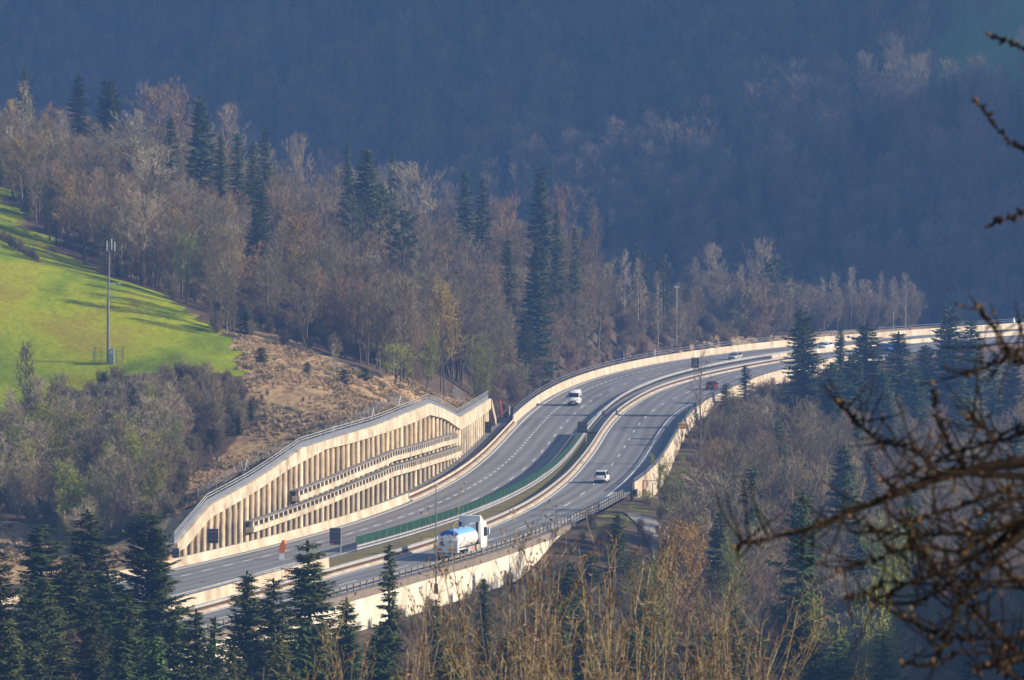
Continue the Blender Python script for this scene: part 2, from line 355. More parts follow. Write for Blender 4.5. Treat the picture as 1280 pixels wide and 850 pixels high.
    bp = N.new('ShaderNodeBump'); bp.inputs['Strength'].default_value = 0.8; bp.inputs['Distance'].default_value = 0.25; L.new(nz(0.5, 6), bp.inputs['Height']); L.new(bp.outputs[0], b.inputs['Normal'])
    me.materials.append(m); me.update()
    solo('ground', me, kind='structure')
build_terrain()

# the far valley side, with an unseen mountain shoulder added and shaped to shade it
def far_z(X, Y):
    s = (0.58 * (X - 125) + 0.815 * (Y - 1225))
    gull = 9 * np.sin((X * 0.815 - Y * 0.58) / 38.0 + 0.5 * np.sin(Y / 70.0)) + 4 * wav(X, Y, 31, 1.0)
    t = np.clip(s, 0, None)
    z = -13 + 0.60 * t - 0.00025 * t * t + gull * np.clip(t / 90, 0, 1)
    # grassy shoulder high on the slope
    z = np.minimum(z, 330 + 0 * z)
    my = sstep((Y - (1120 - 0.13 * (X - 300))) / 90) * sstep((X - 230) / 260)
    return np.maximum(z, -13 + my * (226 + 420 * sstep((Y - 1325) / 140)))
def build_far():
    Xs = np.concatenate([np.arange(-620, -200, 20.), np.arange(-200, 240, 8.), np.arange(240, 900, 20.)]); Ys = np.concatenate([np.arange(1100, 1640, 8.), np.arange(1640, 2100, 20.)])
    X, Y = np.meshgrid(Xs, Ys); Z = far_z(X, Y); nr, nc = X.shape
    idx = np.arange(nr * nc).reshape(nr, nc)
    f = np.stack([idx[:-1, :-1], idx[:-1, 1:], idx[1:, 1:], idx[1:, :-1]], -1).reshape(-1, 4)
    me = bpy.data.meshes.new('hill'); me.from_pydata(np.stack([X, Y, Z], -1).reshape(-1, 3).tolist(), [], f.tolist()); me.polygons.foreach_set('use_smooth', [True] * len(f))
    v = np.stack([X, Y, Z], -1).reshape(-1, 3); px, py = proj(v[:, 0], v[:, 1], v[:, 2])
    g = inpoly(px, py, FAR_MEADOW) & (v[:, 1] > 1200)
    a = me.attributes.new('meadow', 'FLOAT', 'POINT'); a.data.foreach_set('value', g.astype(np.float32))
    m = mat('hill_ground', (0.13, 0.09, 0.065), 0.95, 0.1, (0.08, 0.4)); N = m.node_tree.nodes; L = m.node_tree.links
    at_ = N.new('ShaderNodeAttribute'); at_.attribute_name = 'meadow'; x = N.new('ShaderNodeMix'); x.data_type = 'RGBA'
    L.new(at_.outputs['Fac'], x.inputs['Factor']); L.new(N['Color Ramp'].outputs[0], x.inputs['A']); x.inputs['B'].default_value = (0.10, 0.20, 0.05, 1)
    L.new(x.outputs['Result'], N['Principled BSDF'].inputs['Base Color'])
    me.materials.append(m); me.update(); solo('hill', me, kind='structure')
FAR_MEADOW = [(1140, 70), (1200, 40), (1170, 0), (1150, -60), (1500, -80), (1500, 110), (1240, 100), (1150, 85)]
build_far()

# ------------------------------------------------------------------ roads
ROAD_Y = np.arange(400., 1262., 3.)
def strip_mesh(name, oa, ob, z, m, Ys=ROAD_Y, n=1):
    mb = MB(); fa = oa if callable(oa) else (lambda Y: oa + 0 * Y); fb = ob if callable(ob) else (lambda Y: ob + 0 * Y)
    xa = off(Ys, fa(Ys)); xb = off(Ys, fb(Ys))
    for i in range(len(Ys) - 1):
        mb.quad((xa[i], Ys[i], z), (xb[i], Ys[i], z), (xb[i + 1], Ys[i + 1], z), (xa[i + 1], Ys[i + 1], z))
    return mb.mesh(name, m)
def sweep(name, o, prof, m, Ys, mb=None, mi=0, zf=None):
    """extrude a closed profile [(offset, z)] along the road at offset o"""
    own = mb is None; mb = mb or MB(); fo = o if callable(o) else (lambda Y: o + 0 * np.asarray(Y, float))
    rings = []
    for Y in Ys:
        zz = zf(Y) if zf else 0.0
        rings.append([(float(off(Y, fo(Y) + dx)), float(Y), zz + z) for dx, z in prof])
    mb.loft(rings, m=mi)
    return mb.mesh(name, m) if own else None
LW = 0.11
def road_mesh(oa, ob, Ys=ROAD_Y, n=8):
    ds = np.concatenate([[0], np.cumsum(2.999 * np.sqrt(1 + slope(Ys[:-1]) ** 2))]); v, uv = [], []
    for i, Y in enumerate(Ys):
        a, b = float(oa(Y)), float(ob(Y))
        for k in range(n + 1):
            o = a + (b - a) * k / n; v.append((float(off(Y, o)), float(Y), 0.0)); uv.append((o - 1.4, ds[i], 0))
    f = [(i * (n + 1) + k, i * (n + 1) + k + 1, (i + 1) * (n + 1) + k + 1, (i + 1) * (n + 1) + k) for i in range(len(Ys) - 1) for k in range(n)]
    me = bpy.data.meshes.new('road'); me.from_pydata(v, [], f); at_ = me.attributes.new('along', 'FLOAT_VECTOR', 'POINT'); at_.data.foreach_set('vector', np.array(uv, np.float32).ravel()); me.materials.append(M['asphalt']); me.update(); return me
o_wall = lambda Y: o_Nl(Y) - 3.1
def o_fr(Y): k = 1 - sstep((np.asarray(Y, float) - 529) / 12); return o_inner(Y) + 0.6 + k * (o_wall(Y) - 0.1 - o_inner(Y) - 0.6)
rf = tag(solo('road', road_mesh(lambda Y: -1.6, o_fr)), kind='structure')
rn = tag(solo('road', road_mesh(lambda Y: o_Nl(Y) - 0.9, lambda Y: o_E(Y) + 0.1)), kind='structure')
def line(name, o, parent, w=LW, Ys=ROAD_Y):
    fo = o if callable(o) else (lambda Y: o + 0 * Y)
    p = part(name, strip_mesh(name, lambda Y: fo(Y) - w, lambda Y: fo(Y) + w, 0.008, M['line'], Ys), parent)
def dashes(name, o, parent, y0, y1, period, ln, w=0.09):
    mb = MB(); y = y0; fo = o if callable(o) else (lambda Y: o + 0 * Y)
    while y < y1:
        s = math.sqrt(1 + float(slope(y)) ** 2); a, b = y, y + ln / s
        mb.quad((float(off(a, fo(a) - w)), a, 0.008), (float(off(a, fo(a) + w)), a, 0.008), (float(off(b, fo(b) + w)), b, 0.008), (float(off(b, fo(b) - w)), b, 0.008))
        y += period / s
    part(name, mb.mesh(name, M['line']), parent)
line('edge_line', 0.0, rf, 0.13); line('edge_line', lambda Y: o_inner(Y) - 0.35, rf)
line('edge_line', o_Nl, rn, 0.13); line('edge_line', o_Nr, rn, 0.13)
dashes('lane_dashes', 3.25, rf, 500, 990, 6, 3, 0.12)
dashes('lane_dashes', lambda Y: 6.75 + (o_inner(Y) - 10.6) * 0.6, rf, 607.5, 1240, 18, 6, 0.1)
dashes('lane_dashes', lambda Y: (o_Nl(Y) + o_Nr(Y)) / 2, rn, 444, 1240, 18, 6, 0.1)
# dark patches of repaired asphalt and the grass between the carriageways
mst = solo('median_strip', strip_mesh('median_strip', lambda Y: o_inner(Y) + 0.75, lambda Y: o_Nl(Y) - 1.1, 0.07, M['grass'], np.arange(532., 760., 3.)), kind='structure')
solo('median_strip', strip_mesh('median_strip', lambda Y: o_inner(Y) + 0.75, lambda Y: o_Nl(Y) - 1.1, 0.07, M['greyconc'], np.arange(760., 1262., 3.)), kind='structure')
solo('median_strip', strip_mesh('median_strip', lambda Y: o_wall(Y) - 0.3, lambda Y: o_Nl(Y) - 1.1, 0.07, M['concrete'], np.arange(400., 533., 3.)), kind='structure')
solo('service_path', strip_mesh('service_path', -4.0, -2.3, 0.02, M['greyconc'], np.arange(545., 800., 3.)), kind='structure')

# ------------------------------------------------------------------ guard rails, barriers, screens
def rail_thing(name, label, cat, o, y0, y1, step, beam_z=(0.45, 0.78), side=1, beam_mat='galv', post_mat='galv', extra=None, post_h=0.8, post_w=0.12, group=None):
    ym = y0; root = thing(name, label, cat, (float(off(ym, o(ym) if callable(o) else o)), ym, 0), 0, group)
    inv = Matrix.Translation(root.location).inverted()
    fo = o if callable(o) else (lambda Y: o + 0 * np.asarray(Y, float))
    Ys = np.arange(y0, y1 + 0.1, 3.)
    a, b = beam_z; d = 0.08 * side; mid = (a + b) / 2
    prof = [(0.06 * side, a), (0.06 * side + d, a + 0.03), (0.06 * side + d * 0.4, mid), (0.06 * side + d, b - 0.03), (0.06 * side, b)]
    me = sweep('beam', fo, prof, M[beam_mat], Ys); me.transform(inv); part('beam', me, root)
    if extra: extra(root, fo, Ys, inv)
    pm = MB(); pm.box((0, 0, post_h / 2), (post_w, 0.14, post_h)); pme = pm.mesh('post', M[post_mat])
    y = y0 + 0.5
    while y < y1:
        X = float(off(y, fo(y))); part('post', pme, root, loc=(X - root.location.x, y - root.location.y, 0), rot=(0, 0, -math.atan(float(slope(y))))); y += step
    return root
def ex_lower(zr, m='dark_brown', side=1, kerb=None):  # band below the upper beam, dark brown by default
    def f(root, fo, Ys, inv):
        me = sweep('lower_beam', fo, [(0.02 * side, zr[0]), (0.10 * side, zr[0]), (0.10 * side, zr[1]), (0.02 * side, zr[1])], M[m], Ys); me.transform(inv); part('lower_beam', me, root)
        if kerb:
            me = sweep('kerb', fo, [(-0.2, -0.05), (kerb * side + 0.0, -0.05), (kerb * side, 0.10), (0.3 * side, 0.20), (-0.2, 0.20)], M['concrete'], Ys); me.transform(inv); part('kerb', me, root)
    return f
# near carriageway, median side
oNb = lambda Y: o_Nl(Y) - 0.95
rail_thing('guard_rail', 'pale guard rail with brown lower beam on the median side of the near carriageway', 'guard rail', oNb, 470, 1000, 5.6, (0.5, 0.85), 1, 'galv', 'dark_brown', ex_lower((0.22, 0.46), kerb=0.55))
# far carriageway, uphill side: rail by the pile wall
oFb = -1.05
rail_thing('guard_rail', 'guard rail with brown lower beam on concrete kerb running below the concrete pile wall', 'guard rail', oFb, 625, 782, 4, (0.55, 0.9), 1, 'concrete', 'dark_brown', ex_lower((0.25, 0.5), kerb=0.6))
def barrier(name, label, o, y0, y1, h, m='concrete', w=0.5, zf=None, step=3.0, cat='barrier', rail=None, joints=6.0):
    fo = o if callable(o) else (lambda Y: o + 0 * np.asarray(Y, float))
    root = thing(name, label, cat, (float(off(y0, fo(y0))), y0, 0)); inv = Matrix.Translation(root.location).inverted()
    hw = w / 2; prof = [(-hw - 0.1, -0.3), (hw + 0.1, -0.3), (hw + 0.1, 0.12), (hw - 0.08, 0.32), (hw - 0.14, h), (-hw + 0.14, h), (-hw + 0.08, 0.32), (-hw - 0.1, 0.12)]
    Ys = np.arange(y0, y1 + 0.1, step); me = sweep('body', fo, prof, M[m], Ys, zf=zf); me.transform(inv); part('body', me, root)
    if rail:
        rh, rm, st = rail
        mb = MB(); sweep('x', fo, [(-0.04, h + rh - 0.08), (0.06, h + rh - 0.08), (0.06, h + rh), (-0.04, h + rh)], None, Ys, mb=mb); me = mb.mesh('top_rail', M[rm]); me.transform(inv); part('top_rail', me, root)
        mb = MB(); sweep('x', fo, [(-0.02, h + rh * 0.45), (0.04, h + rh * 0.45), (0.04, h + rh * 0.55), (-0.02, h + rh * 0.55)], None, Ys, mb=mb); me = mb.mesh('middle_rail', M[rm]); me.transform(inv); part('middle_rail', me, root)
        pm = MB(); pm.box((0, 0, rh / 2), (0.1, 0.1, rh)); pme = pm.mesh('rail_post', M[rm]); y = y0 + 0.3
        while y < y1:
            part('rail_post', pme, root, loc=(float(off(y, fo(y))) - root.location.x, y - y0, h)); y += st
    return root
barrier('barrier', 'long cream concrete barrier along the dark carriageway edge below the lowest piles', -1.15, 470, 626, 0.95)
barrier('barrier', 'tall sunlit concrete parapet with grey railing sweeping round the far bend', -1.2, 782, 1250, 1.3, rail=(0.95, 'railgrey', 5.0))
barrier('barrier', 'stained concrete wall with thin steel rail dividing both carriageways behind the spruces', o_wall, 470, 532, 1.35, w=0.45, rail=(0.4, 'galv', 3.0))
barrier('barrier', 'cream concrete barrier low on the near carriageway beside the stained dividing wall', lambda Y: o_Nl(Y) - 1.15, 440, 560, 0.75)
barrier('barrier', 'sunlit concrete bridge parapet with yellow sign at the shaded edge of the near carriageway', lambda Y: o_E(Y) + 0.3, 640, 990, 1.15, rail=(0.5, 'railgrey', 4.5))
barrier('barrier', 'low pale concrete barrier dividing the carriageways behind the tall roadside spruces', lambda Y: o_inner(Y) + 3.2, 985, 1250, 0.95)
# green screen
def green_screen():
    fo = lambda Y: o_inner(Y) + 0.7
    y0, y1 = 551., 756.
    root = thing('screen_fence', 'green anti-glare screen fence above galvanised rail curving between the carriageways', 'screen fence', (float(off(y0, fo(y0))), y0, 0)); inv = Matrix.Translation(root.location).inverted()
    Ys = np.arange(y0, y1 + 0.1, 2.)
    me = sweep('screen_panel', fo, [(-0.02, 0.90), (0.02, 0.90), (0.02, 1.75), (-0.02, 1.75)], M['green'], Ys); me.transform(inv); part('screen_panel', me, root)
    for nm, zz in (('upper_rail', 0.72), ('lower_rail', 0.38)):
        me = sweep(nm, fo, [(0.06, zz - 0.11), (0.14, zz - 0.08), (0.09, zz), (0.14, zz + 0.08), (0.06, zz + 0.11)], M['galv'], Ys); me.transform(inv); part(nm, me, root)
    pm = MB(); pm.box((0, 0, 0.80), (0.10, 0.12, 1.6)); pme = pm.mesh('post', M['galv']); y = y0 + .5
    while y < y1:
        part('post', pme, root, loc=(float(off(y, fo(y))) + 0.0 - root.location.x, y - y0, 0)); y += 2.6
green_screen()
rail_thing('guard_rail', 'steel guard rail with black lower band in the median beyond the end of the green screen', 'guard rail', lambda Y: o_inner(Y) + 0.7, 757, 1010, 4, (0.5, 0.95), 1, 'galv', 'plastic', ex_lower((0.1, 0.38), 'plastic'))  # near-black lower band paints the shaded strip below the rail
# valley edge of the near carriageway
def edge_wall(label, y0, y1, depth, m, beam, taper=False):
    root = thing('edge_wall', label, 'wall', (float(Ex(y0)), y0, 0)); inv = Matrix.Translation(root.location).inverted()
    Ys = np.arange(y0, y1 + 0.1, 3.)
    mb = MB(); dp = lambda y: (depth + 1.5) * (1 - (0.8 * float(sstep((y - y1 + 34) / 34)) if taper else 0)) + .4
    mb.loft([[(float(off(y, float(o_E(y)) + d)), float(y), z) for d, z in ((.02, -dp(y)), (.42, -dp(y)), (.42, -.55), (.02, -.55))] for y in Ys]); me = mb.mesh('wall_face', M[m]); me.transform(inv); part('wall_face', me, root)
    me = sweep('edge_beam', o_E, [(-0.02, -0.547), (0.62, -0.547), (0.62, 0.22), (-0.02, 0.22)], M[beam], Ys); me.transform(inv); part('edge_beam', me, root)
edge_wall('bright pale retaining wall under the near carriageway behind the bare saplings', 440, 590, 4.0, 'white_wall', 'brownconc', True)
edge_wall('sunlit pale bridge wall below the yellow sign above the wooded valley', 640, 1000, 4.0, 'concrete', 'concrete')
rail_thing('guard_rail', 'dark guard rail with close posts along the valley edge of the near carriageway', 'guard rail', lambda Y: o_E(Y) - 0.1, 440, 634, 2.0, (0.62, 0.88), -1, 'greyconc', 'brownconc', ex_lower((0.3, 0.42), 'greyconc', -1), post_h=0.95, post_w=.09)

# ------------------------------------------------------------------ pile wall
def pile_wall():
    y0 = Y0W; root = thing('retaining_wall', 'tall sunlit concrete pile wall with stepped cap beam and two anchor beams', 'retaining wall', (float(Wx(y0)), y0, 0))
    L0 = root.location; inv = Matrix.Translation(L0).inverted()
    unit = MB(); unit.tube([(0, 0, 0), (0, 0, 1)], [0.35, 0.35], 10, cap=False); pm = unit.mesh('pile', M['pile'], True)
    Ys = [y0 + 1.2]
    while Ys[-1] < Y1W - 2: Ys.append(Ys[-1] + min(4.6, max(1.9, .60 / max(.05, math.sin(math.atan(float(slope(Ys[-1]))) - Wx(Ys[-1]) / Ys[-1] * 1.0)))))
    for y in Ys:
        h = float(capbot(y)) + 0.25; s = R.uniform(0.94, 1.05)
        part('pile', pm, root, loc=(float(Wx(y)) + 0.10 - L0.x, y - L0.y, -0.25), scale=(s, s, h + 0.3), rot=(0, 0, R.uniform(0, 6.28)))
    W = lambda Y: -4.25 + 0 * np.asarray(Y, float)
    Yf = np.unique(np.concatenate([np.arange(y0, Y1W, 2.5), [c[0] for c in CAP], [c[0] for c in CAPB], [Y1W]])); Yf = Yf[(Yf >= y0) & (Yf <= Y1W)]
    mb = MB(); rings = [[(float(off(y, -4.75)), y, -0.4), (float(off(y, -4.45)), y, -0.4), (float(off(y, -4.45)), y, float(capbot(y)) + 0.2), (float(off(y, -4.75)), y, float(capbot(y)) + 0.2)] for y in Yf]
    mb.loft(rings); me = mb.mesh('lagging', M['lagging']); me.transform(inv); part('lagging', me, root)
    mb = MB(); rings = [[(float(off(y, -4.85)), y, float(capbot(y))), (float(off(y, -3.55)), y, float(capbot(y))), (float(off(y, -3.6)), y, float(captop(y))), (float(off(y, -4.85)), y, float(captop(y)))] for y in Yf]
    mb.loft(rings); me = mb.mesh('cap_beam', M['beam']); me.transform(inv); part('cap_beam', me, root)
    # handrail: grey sheet with rails above
    mb = MB(); rings = [[(float(off(y, -4.0)), y, float(captop(y)) + 0.02), (float(off(y, -3.97)), y, float(captop(y)) + 0.02), (float(off(y, -3.97)), y, float(captop(y)) + 0.62), (float(off(y, -4.0)), y, float(captop(y)) + 0.62)] for y in Yf]
    mb.loft(rings); me = mb.mesh('kick_sheet', M['railgrey']); me.transform(inv); part('kick_sheet', me, root)
    mb = MB()
    for dz in (0.85, 1.15):
        mb.tube([(float(off(y, -3.98)), y, float(captop(y)) + dz) for y in Yf], [0.05] * len(Yf), 5)
    me = mb.mesh('handrail', M['galv']); me.transform(inv); part('handrail', me, root)
    pm = MB(); pm.box((0, 0, 0.58), (0.07, 0.07, 1.16)); pme = pm.mesh('rail_post', M['galv'])
    y = y0 + 0.2
    while y < Y1W: part('rail_post', pme, root, loc=(float(off(y, -4.06)) - L0.x, y - L0.y, float(captop(y)))); y += 3.1
    # anchor beams: a lit lower lip with a row of dark recesses above
    def zline(pts):
        q = [wall_z(*p) for p in pts]; return (lambda Y: np.interp(Y, [a for a, _ in q], [b for _, b in q])), q[0][0], q[-1][0]
    for pts in ([(359, 625), (430, 596), (480, 574.5), (540, 557), (562, 551)], [(301.7, 664), (360, 643), (430, 615), (480, 593.5), (530, 579), (566, 567)]):
        zf, ya, yb = zline(pts); Yb = np.arange(ya, yb, 2.)
        mb = MB()
        mb.loft([[(float(off(y, -3.75)), y, float(zf(y)) - 0.15), (float(off(y, -2.9)), y, float(zf(y)) - 0.15), (float(off(y, -2.9)), y, float(zf(y)) + 0.45), (float(off(y, -3.75)), y, float(zf(y)) + 0.45)] for y in Yb])
        mb.loft([[(float(off(y, -3.75)), y, float(zf(y)) + 0.98), (float(off(y, -3.0)), y, float(zf(y)) + 0.98), (float(off(y, -3.0)), y, float(zf(y)) + 1.14), (float(off(y, -3.75)), y, float(zf(y)) + 1.14)] for y in Yb], m=2)
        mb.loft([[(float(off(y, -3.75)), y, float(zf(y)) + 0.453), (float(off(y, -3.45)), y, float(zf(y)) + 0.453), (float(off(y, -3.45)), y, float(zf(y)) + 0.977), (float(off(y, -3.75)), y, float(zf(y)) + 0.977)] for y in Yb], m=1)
        y = ya + 0.4
        while y < yb - 1:
            mb.box((float(off(y, -3.24)), y, float(zf(y)) + 0.715), (0.42, 0.5, 0.52), -math.atan(float(slope(y)))); y += 1.75
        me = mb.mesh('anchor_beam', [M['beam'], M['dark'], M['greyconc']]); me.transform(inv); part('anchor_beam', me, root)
    # far end: raking wing
    mb = MB(); a = (float(Wx(Y1W)) + 0.5, Y1W, float(captop(Y1W))); g = on_z(617.7, 531)
    d = Vector((g[0] - a[0], g[1] - a[1], 0)).normalized(); n = Vector((-d.y, d.x, 0)) * 0.35
    def wp(t, z): return Vector((a[0] + (g[0] - a[0]) * t, a[1] + (g[1] - a[1]) * t, z))
    for (t0, t1, z0a, z1a, z0b, z1b) in ((0, 1, a[2] - 1.3, a[2], -0.3, 0.9),):
        q = [wp(t0, z0a), wp(t1, z0b), wp(t1, z1b), wp(t0, z1a)]
        mb.loft([[tuple(p + n) for p in q], [tuple(p - n) for p in q]])
    me = mb.mesh('wing_beam', M['beam']); me.transform(inv); part('wing_beam', me, root)
pile_wall()

# ------------------------------------------------------------------ vehicles (local: +Y is forward)
def ring(y, hw, z0, z1, r=0.12, top=None):
    t = top if top is not None else hw
    return [(-hw + r, y, z0), (hw - r, y, z0), (hw, y, z0 + r), (hw + (t - hw) * 0.4, y, z0 + (z1 - z0) * 0.55), (t, y, z1 - r), (t - r, y, z1), (-t + r, y, z1), (-t, y, z1 - r), (-hw + -(t - hw) * 0.4, y, z0 + (z1 - z0) * 0.55), (-hw, y, z0 + r)]
def wheel_meshes(r, w):
    t = MB(); k = 14
    t.loft([[(x, math.cos(2 * PI * i / k) * q, math.sin(2 * PI * i / k) * q) for i in range(k)] for x, q in ((-w / 2, r * 0.9), (-w / 2 + .03, r), (w / 2 - .03, r), (w / 2, r * 0.9))])
    m = MB(); m.loft([[(x, math.cos(2 * PI * i / k) * q, math.sin(2 * PI * i / k) * q) for i in range(k)] for x, q in ((-w / 2 - .012, r * 0.58), (-w / 2 - .006, r * 0.64), (w / 2 + .006, r * 0.64), (w / 2 + .012, r * 0.58))])
    return t.mesh('wheel', M['tyre'], True), m.mesh('rim', M['rim'])
def add_wheels(root, r, w, xs, ys):
    t, m = wheel_meshes(r, w)
    for y in ys:
        for s in (-1, 1):
            o = part('wheel', t, root, loc=(s * xs, y, r)); part('rim', m, o)
def panel(name, pts, m, root, th=0.02, label=None):
    """a thin slab from an outline of 4 points"""
    P = [Vector(p) for p in pts]; n = (P[1] - P[0]).cross(P[2] - P[0]).normalized() * th
    mb = MB(); mb.loft([[tuple(p) for p in P], [tuple(p + n) for p in P]]); return part(name, mb.mesh(name, m), root, label=label)
def bx(name, c, d, m, root, label=None):
    mb = MB(); mb.box(c, d); return part(name, mb.mesh(name, m), root, label=label)
def car(label, loc, heading, paint, L=4.3, W=1.76, H=1.48, kind='hatch', cat='car', name='car'):
    root = thing(name, label, cat, loc, -math.radians(heading)); h = L / 2; hw = W / 2
    belt = H * 0.62
    mb = MB()
    st = [(-h, .72, .42, belt - .12), (-h + .12, .92, .28, belt - .02), (-h + .8, 1, .2, belt), (0, 1, .2, belt), (h * .45, 1, .2, belt), (h - .75, .98, .2, belt * .86), (h - .2, .9, .26, belt * .74), (h, .72, .36, belt * .62)]
    mb.loft([ring(y, hw * k, z0, z1, .13) for y, k, z0, z1 in st]); part('body', mb.mesh('body', paint, True), root)
    rb = -h + (.18 if kind != 'sedan' else .75); rt = rb + (.42 if kind != 'sedan' else .55); ft = h * .12; fb = h * .52
    mb = MB()
    def rg(y0, y1, z, w): return [(-w, y0, z), (w, y0, z), (w, y1, z), (-w, y1, z)]
    mb.loft([rg(rb, fb, belt - .05, hw * .93), rg(rb + .03, fb - .05, belt + .04, hw * .92), rg(rt - .08, ft + .1, H - .06, hw * .76), rg(rt + .02, ft - .02, H, hw * .70)])
    part('roof', mb.mesh('roof', paint, False), root)
    def gp(t, y0, y1, ins):   # point on the cabin shell, t 0 belt .. 1 roof
        z = belt + .06 + (H - .1 - belt - .06) * t; return z
    zb, zt = belt + .07, H - .1
    kb, kt = .92, .775
    yb0, yb1 = rb + .05, rt - .09; f0, f1 = fb - .09, ft + .13
    panel('window', [(hw * .84, f0 + .03, zb), (-hw * .84, f0 + .03, zb), (-hw * .70, f1 + .01, zt), (hw * .70, f1 + .01, zt)], M['glass'], root, -.02)
    panel('window', [(-hw * .84, yb0 - .03, zb), (hw * .84, yb0 - .03, zb), (hw * .70, yb1 - .02, zt), (-hw * .70, yb1 - .02, zt)], M['glass'], root, -.02)
    for s in (-1, 1):
        q = [(s * hw * kb, yb0 + .25, zb), (s * hw * kb, f0 - .3, zb), (s * (hw * kt + .015), f1 - .1, zt), (s * (hw * kt + .015), yb1 + .1, zt)]
        panel('window', q if s > 0 else q[::-1], M['glass'], root, .02)
        bx('headlight', (s * hw * .68, h - .1, belt * .62), (.34, .14, .14), M['lamp'], root)
        bx('tail_light', (s * hw * .80, -h + .07, belt * .86), (.22, .16, .28), M['tail'], root)
        bx('mirror', (s * (hw + .08), fb - .35, belt + .08), (.18, .1, .14), M['plastic'], root)
    bx('bumper', (0, -h + .03, .36), (W * .86, .14, .2), M['plastic'], root)
    bx('grille', (0, h - .03, belt * .46), (W * .55, .1, .16), M['plastic'], root)
    bx('number_plate', (0, -h - .005, .62), (.5, .03, .11), M['white'], root)
    add_wheels(root, .31, .2, hw - .1, (-h * .62, h * .62))
    return root
def van(label, loc, heading, paint, L=5.6, W=2.0, H=2.55):
    root = thing('van', label, 'van', loc, -math.radians(heading)); h = L / 2; hw = W / 2
    mb = MB()
    st = [(-h, .95, .35, H - .03), (-h + .1, 1, .28, H), (0, 1, .26, H), (h - 1.75, 1, .26, H - .02), (h - 1.45, .99, .26, H - .16), (h - .75, .98, .26, 1.42), (h - .25, .95, .28, 1.18), (h, .84, .34, .95)]
    mb.loft([ring(y, hw * k, z0, z1, .14, top=hw * k * (.93 if z1 > 1.6 else .95)) for y, k, z0, z1 in st]); part('body', mb.mesh('body', paint, True), root)
    panel('window', [(hw * .86, h - .70, 1.47), (-hw * .86, h - .70, 1.47), (-hw * .82, h - 1.40, H - .26), (hw * .82, h - 1.40, H - .26)], M['glass'], root, -.05)
    for s in (-1, 1):
        q = [(s * hw * 1.0, h - 2.2, 1.42), (s * hw * 1.0, h - 1.0, 1.42), (s * hw * .965, h - 1.45, 2.15), (s * hw * .965, h - 2.2, 2.15)]
        panel('window', q if s > 0 else q[::-1], M['glass'], root, .02)
        bx('headlight', (s * hw * .72, h - .16, .98), (.34, .2, .26), M['lamp'], root)
        bx('tail_light', (s * hw * .93, -h - .01, 1.1), (.14, .06, .6), M['tail'], root)
        bx('mirror', (s * (hw + .14), h - 1.05, 1.55), (.2, .12, .34), M['plastic'], root)
    bx('bumper', (0, h - .04, .46), (W * .88, .16, .36), M['plastic'], root)
    bx('grille', (0, h - .06, .82), (W * .5, .16, .18), M['plastic'], root)
    bx('number_plate', (0, h + .05, .48), (.5, .03, .11), M['white'], root)
    add_wheels(root, .35, .22, hw - .12, (-h * .58, h * .62))
    return root
def hd(Y): return math.degrees(math.atan(float(slope(Y))))
def road_at(px, py): return on_z(px, py, 0.008)
p = road_at(718, 506.5); van('white panel van driving toward the camera on the far carriageway', p, hd(p[1]) + 180, M['white'])
p = road_at(752.5, 603); c0 = car('white hatchback with dark rear window alone on the near carriageway', p, hd(p[1]) + 1, M['white'], L=4.2, W=1.74, H=1.62)
p = road_at(890, 487); car('dark red hatchback on the near carriageway behind a bare leafless tree', p, hd(p[1]) + 4, M['maroon'], L=4.1, W=1.74, H=1.5)
p = road_at(919, 449.5); car('silver car coming round the far bend beside the concrete parapet', p, hd(p[1]) + 183, M['silver'], L=4.4, W=1.8, H=1.48)
p = road_at(1033, 436.5); car('white saloon car half hidden by a spruce on the far carriageway', p, hd(p[1]) + 180, M['white'], L=4.7, W=1.84, H=1.5, kind='sedan')
def blue_lorry():
    p = road_at(1107.5, 447); root = thing('lorry', 'blue lorry glimpsed between dark roadside spruces', 'lorry', p, -math.radians(hd(p[1]) + 2))
    mb = MB(); mb.loft([ring(y, 1.22 * k, .95, z, .1) for y, k, z in ((-2.4, .98, 2.75), (-2.3, 1, 2.8), (1.4, 1, 2.8), (1.5, .98, 2.75))]); part('box_body', mb.mesh('box_body', M['blue']), root)
    mb = MB(); mb.loft([ring(y, 1.15 * k, .6, z, .12) for y, k, z in ((1.75, .98, 2.55), (1.85, 1, 2.6), (3.3, 1, 2.55), (3.75, .96, 1.7), (3.85, .92, 1.4))]); part('cab', mb.mesh('cab', M['blue'], True), root)
    panel('window', [(1.0, 3.82, 1.75), (-1.0, 3.82, 1.75), (-.98, 3.42, 2.55), (.98, 3.42, 2.55)], M['glass'], root, -.05)
    bx('chassis', (0, .6, .72), (.9, 5.6, .3), M['plastic'], root); bx('bumper', (0, -2.4, .55), (2.3, .16, .3), M['white'], root)
    for s in (-1, 1): bx('tail_light', (s * .95, -2.5, .85), (.3, .1, .18), M['tail'], root)
    add_wheels(root, .48, .3, .98, (-1.2, 2.7))
blue_lorry()
